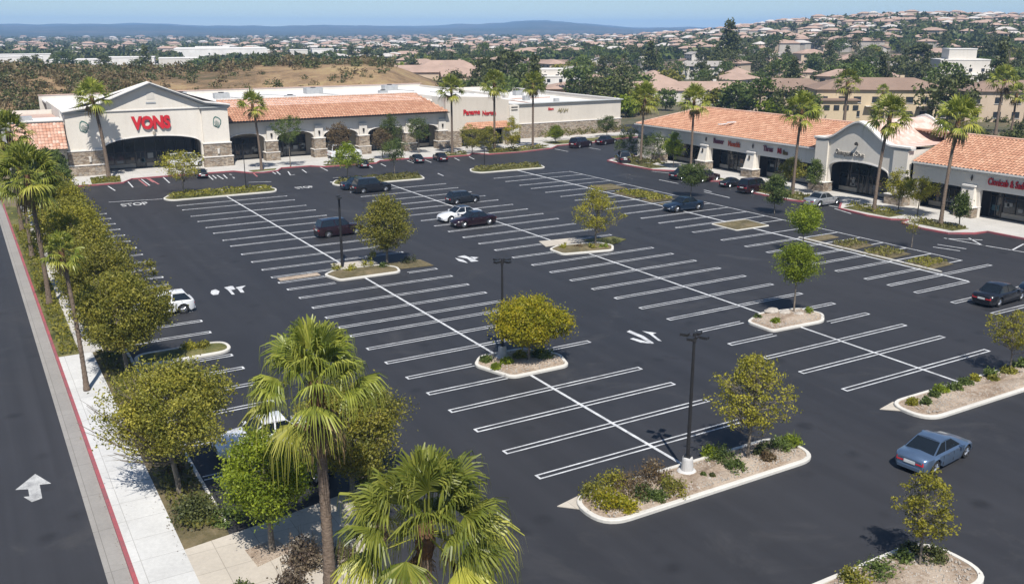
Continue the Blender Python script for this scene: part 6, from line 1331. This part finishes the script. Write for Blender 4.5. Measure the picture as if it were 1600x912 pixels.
# everything too far and too many to count: one wood, one town
g = np.random.default_rng(12)
def blobs(n, r0, r1, seed, sz, nq):
    g = np.random.default_rng(seed); out = []; rows = []
    while len(rows) < n:
        a = g.uniform(az_of(-60), az_of(1680)); r = 1 / g.uniform(1 / r1, 1 / r0); x, y = math.sin(a) * r, math.cos(a) * r
        if math.sin(x * .021 + 1.7) * math.cos(y * .017) + .4 * math.sin(x * .05 + y * .043) < -.42 and r < 2000: continue
        if occupied(x, y): continue
        if a > az_of(960) and r < 1500 and g.uniform() < .12: continue
        rows.append((x, y, tz(x, y), g.uniform(.7, 1.35) * sz * (1 - .22 * (r > 1000))))
    Rw = np.array(rows); C = np.repeat(Rw[:, :3], nq, 0); S = np.repeat(Rw[:, 3], nq); u = g.normal(size=(len(C), 3)); u /= np.linalg.norm(u, axis=1)[:, None]; u[:, 2] = np.abs(u[:, 2]) * .95
    C = C + u * S[:, None] * g.uniform(.6, 1.0, len(C))[:, None] * np.array([1, 1, 1.15]); C[:, 2] += S * .25
    q = leaf_quads(C, 1.0, g); ctr = C[:, None, :]; return ctr + (q - ctr) * (S * .34)[:, None, None]
for nm, n, r0, r1, mt, sd_, sz in (('dark', 6500, 540, 2700, 'leaf_dark', 1, 4.1), ('green', 4200, 520, 2400, 'leaf_green', 2, 3.7)):
    tag(MB().quads(blobs(n, r0, r1, sd_, sz, 30)).build('distant_wood', mt), 'distant %s trees filling the plain and hill to the horizon' % nm, 'woodland', None, 'stuff')
for nm, roof, wall, n, sd_ in (('pale', 'clay_roof_flat', 'far_wall', 620, 5), ('beige', 'rose_roof', 'beige_wall', 430, 6), ('white', 'far_roof', 'far_wall', 300, 7)):
    g2 = random.Random(sd_); W_ = MB(); R_ = MB(); k = 0
    while k < n:
        a = g2.uniform(az_of(-40), az_of(1670)); r = 1 / g2.uniform(1 / 2500, 1 / (560 if g2.random() < .5 else 780)); x, y = math.sin(a) * r, math.cos(a) * r
        if (a < az_of(500) and g2.random() < .6) or (a < az_of(960) and g2.random() < .35) or occupied(x, y): continue
        w, d, h = g2.uniform(7, 14), g2.uniform(6, 9), g2.choice((3.4, 5.4)); rh = g2.uniform(1.2, 1.9); wl, rf = hip_house(w, d, h, rh); c, s_ = math.cos(-a + g2.uniform(-.6, .6)), math.sin(-a + g2.uniform(-.6, .6)); z = tz(x, y)
        nr = math.hypot(c, s_); c /= nr; s_ /= nr
        for src, dst in ((wl, W_), (rf, R_)): dst.add([(x + p[0] * c - p[1] * s_, y + p[0] * s_ + p[1] * c, z + p[2]) for p in src.v], src.f)
        k += 1
    t = thing('distant_town', 'distant %s houses scattered between the trees as far as the horizon' % nm, 'town', (0, 0, 0), 0, None, 'stuff'); o = W_.build('wall', wall, t); o['kind'] = 'stuff'; o = R_.build('roof', roof, t); o['kind'] = 'stuff'
# scrub on the brown rise behind the supermarket
g = np.random.default_rng(77); rows = []
while len(rows) < 2700:
    px = g.uniform(-40, 620); a = az_of(px); r = g.uniform(176, 372); w = 1.0 if px < 150 else (.75 if px < 240 else .13)
    if r > 285: w = max(w, .6)
    if math.sin(a * 60) * math.sin(r * .09 + a * 20) > .1: w *= .5
    if g.uniform() < w: x, y = math.sin(a) * r, math.cos(a) * r; rows.append((x, y, tz(x, y), g.uniform(.7, 2.2) * (1.4 if r > 268 else 1)))
Rw = np.array(rows); nq = 64
for nm, sel, mt in (('brown and olive', slice(0, None, 2), 'scrub'), ('olive green', slice(1, None, 2), 'leaf_dark')):
    Rs = Rw[sel]; C = np.repeat(Rs[:, :3], nq, 0); S = np.repeat(Rs[:, 3], nq); u = g.normal(size=(len(C), 3)); u /= np.linalg.norm(u, axis=1)[:, None]; u[:, 2] = np.abs(u[:, 2]); C = C + u * S[:, None] * g.uniform(.3, 1, len(C))[:, None]
    q = leaf_quads(C, 1.0, g); ct = C[:, None, :]; tag(MB().quads(ct + (q - ct) * (S * .16)[:, None, None]).build('scrub', mt), '%s scrub covering the rise behind the supermarket' % nm, 'scrub', None, 'stuff')
# clouds are absent; the air
hz = MB().bb(-7000, 7000, -7000, 7000, -14, 90).build('haze', 'asphalt'); hm = bpy.data.materials.new('haze'); hm.use_nodes = True; nt = hm.node_tree
nt.nodes.remove(nt.nodes['Principled BSDF']); pv = nt.nodes.new('ShaderNodeVolumePrincipled'); pv.inputs['Color'].default_value = (0.36, 0.61, 1.0, 1); pv.inputs['Density'].default_value = 0.00018; pv.inputs['Anisotropy'].default_value = -0.25
nt.links.new(pv.outputs[0], nt.nodes['Material Output'].inputs['Volume']); hz.data.materials.clear(); hz.data.materials.append(hm); hz['kind'] = 'stuff'; hz['label'] = 'thin blue haze over the distant hills'; hz['category'] = 'haze'
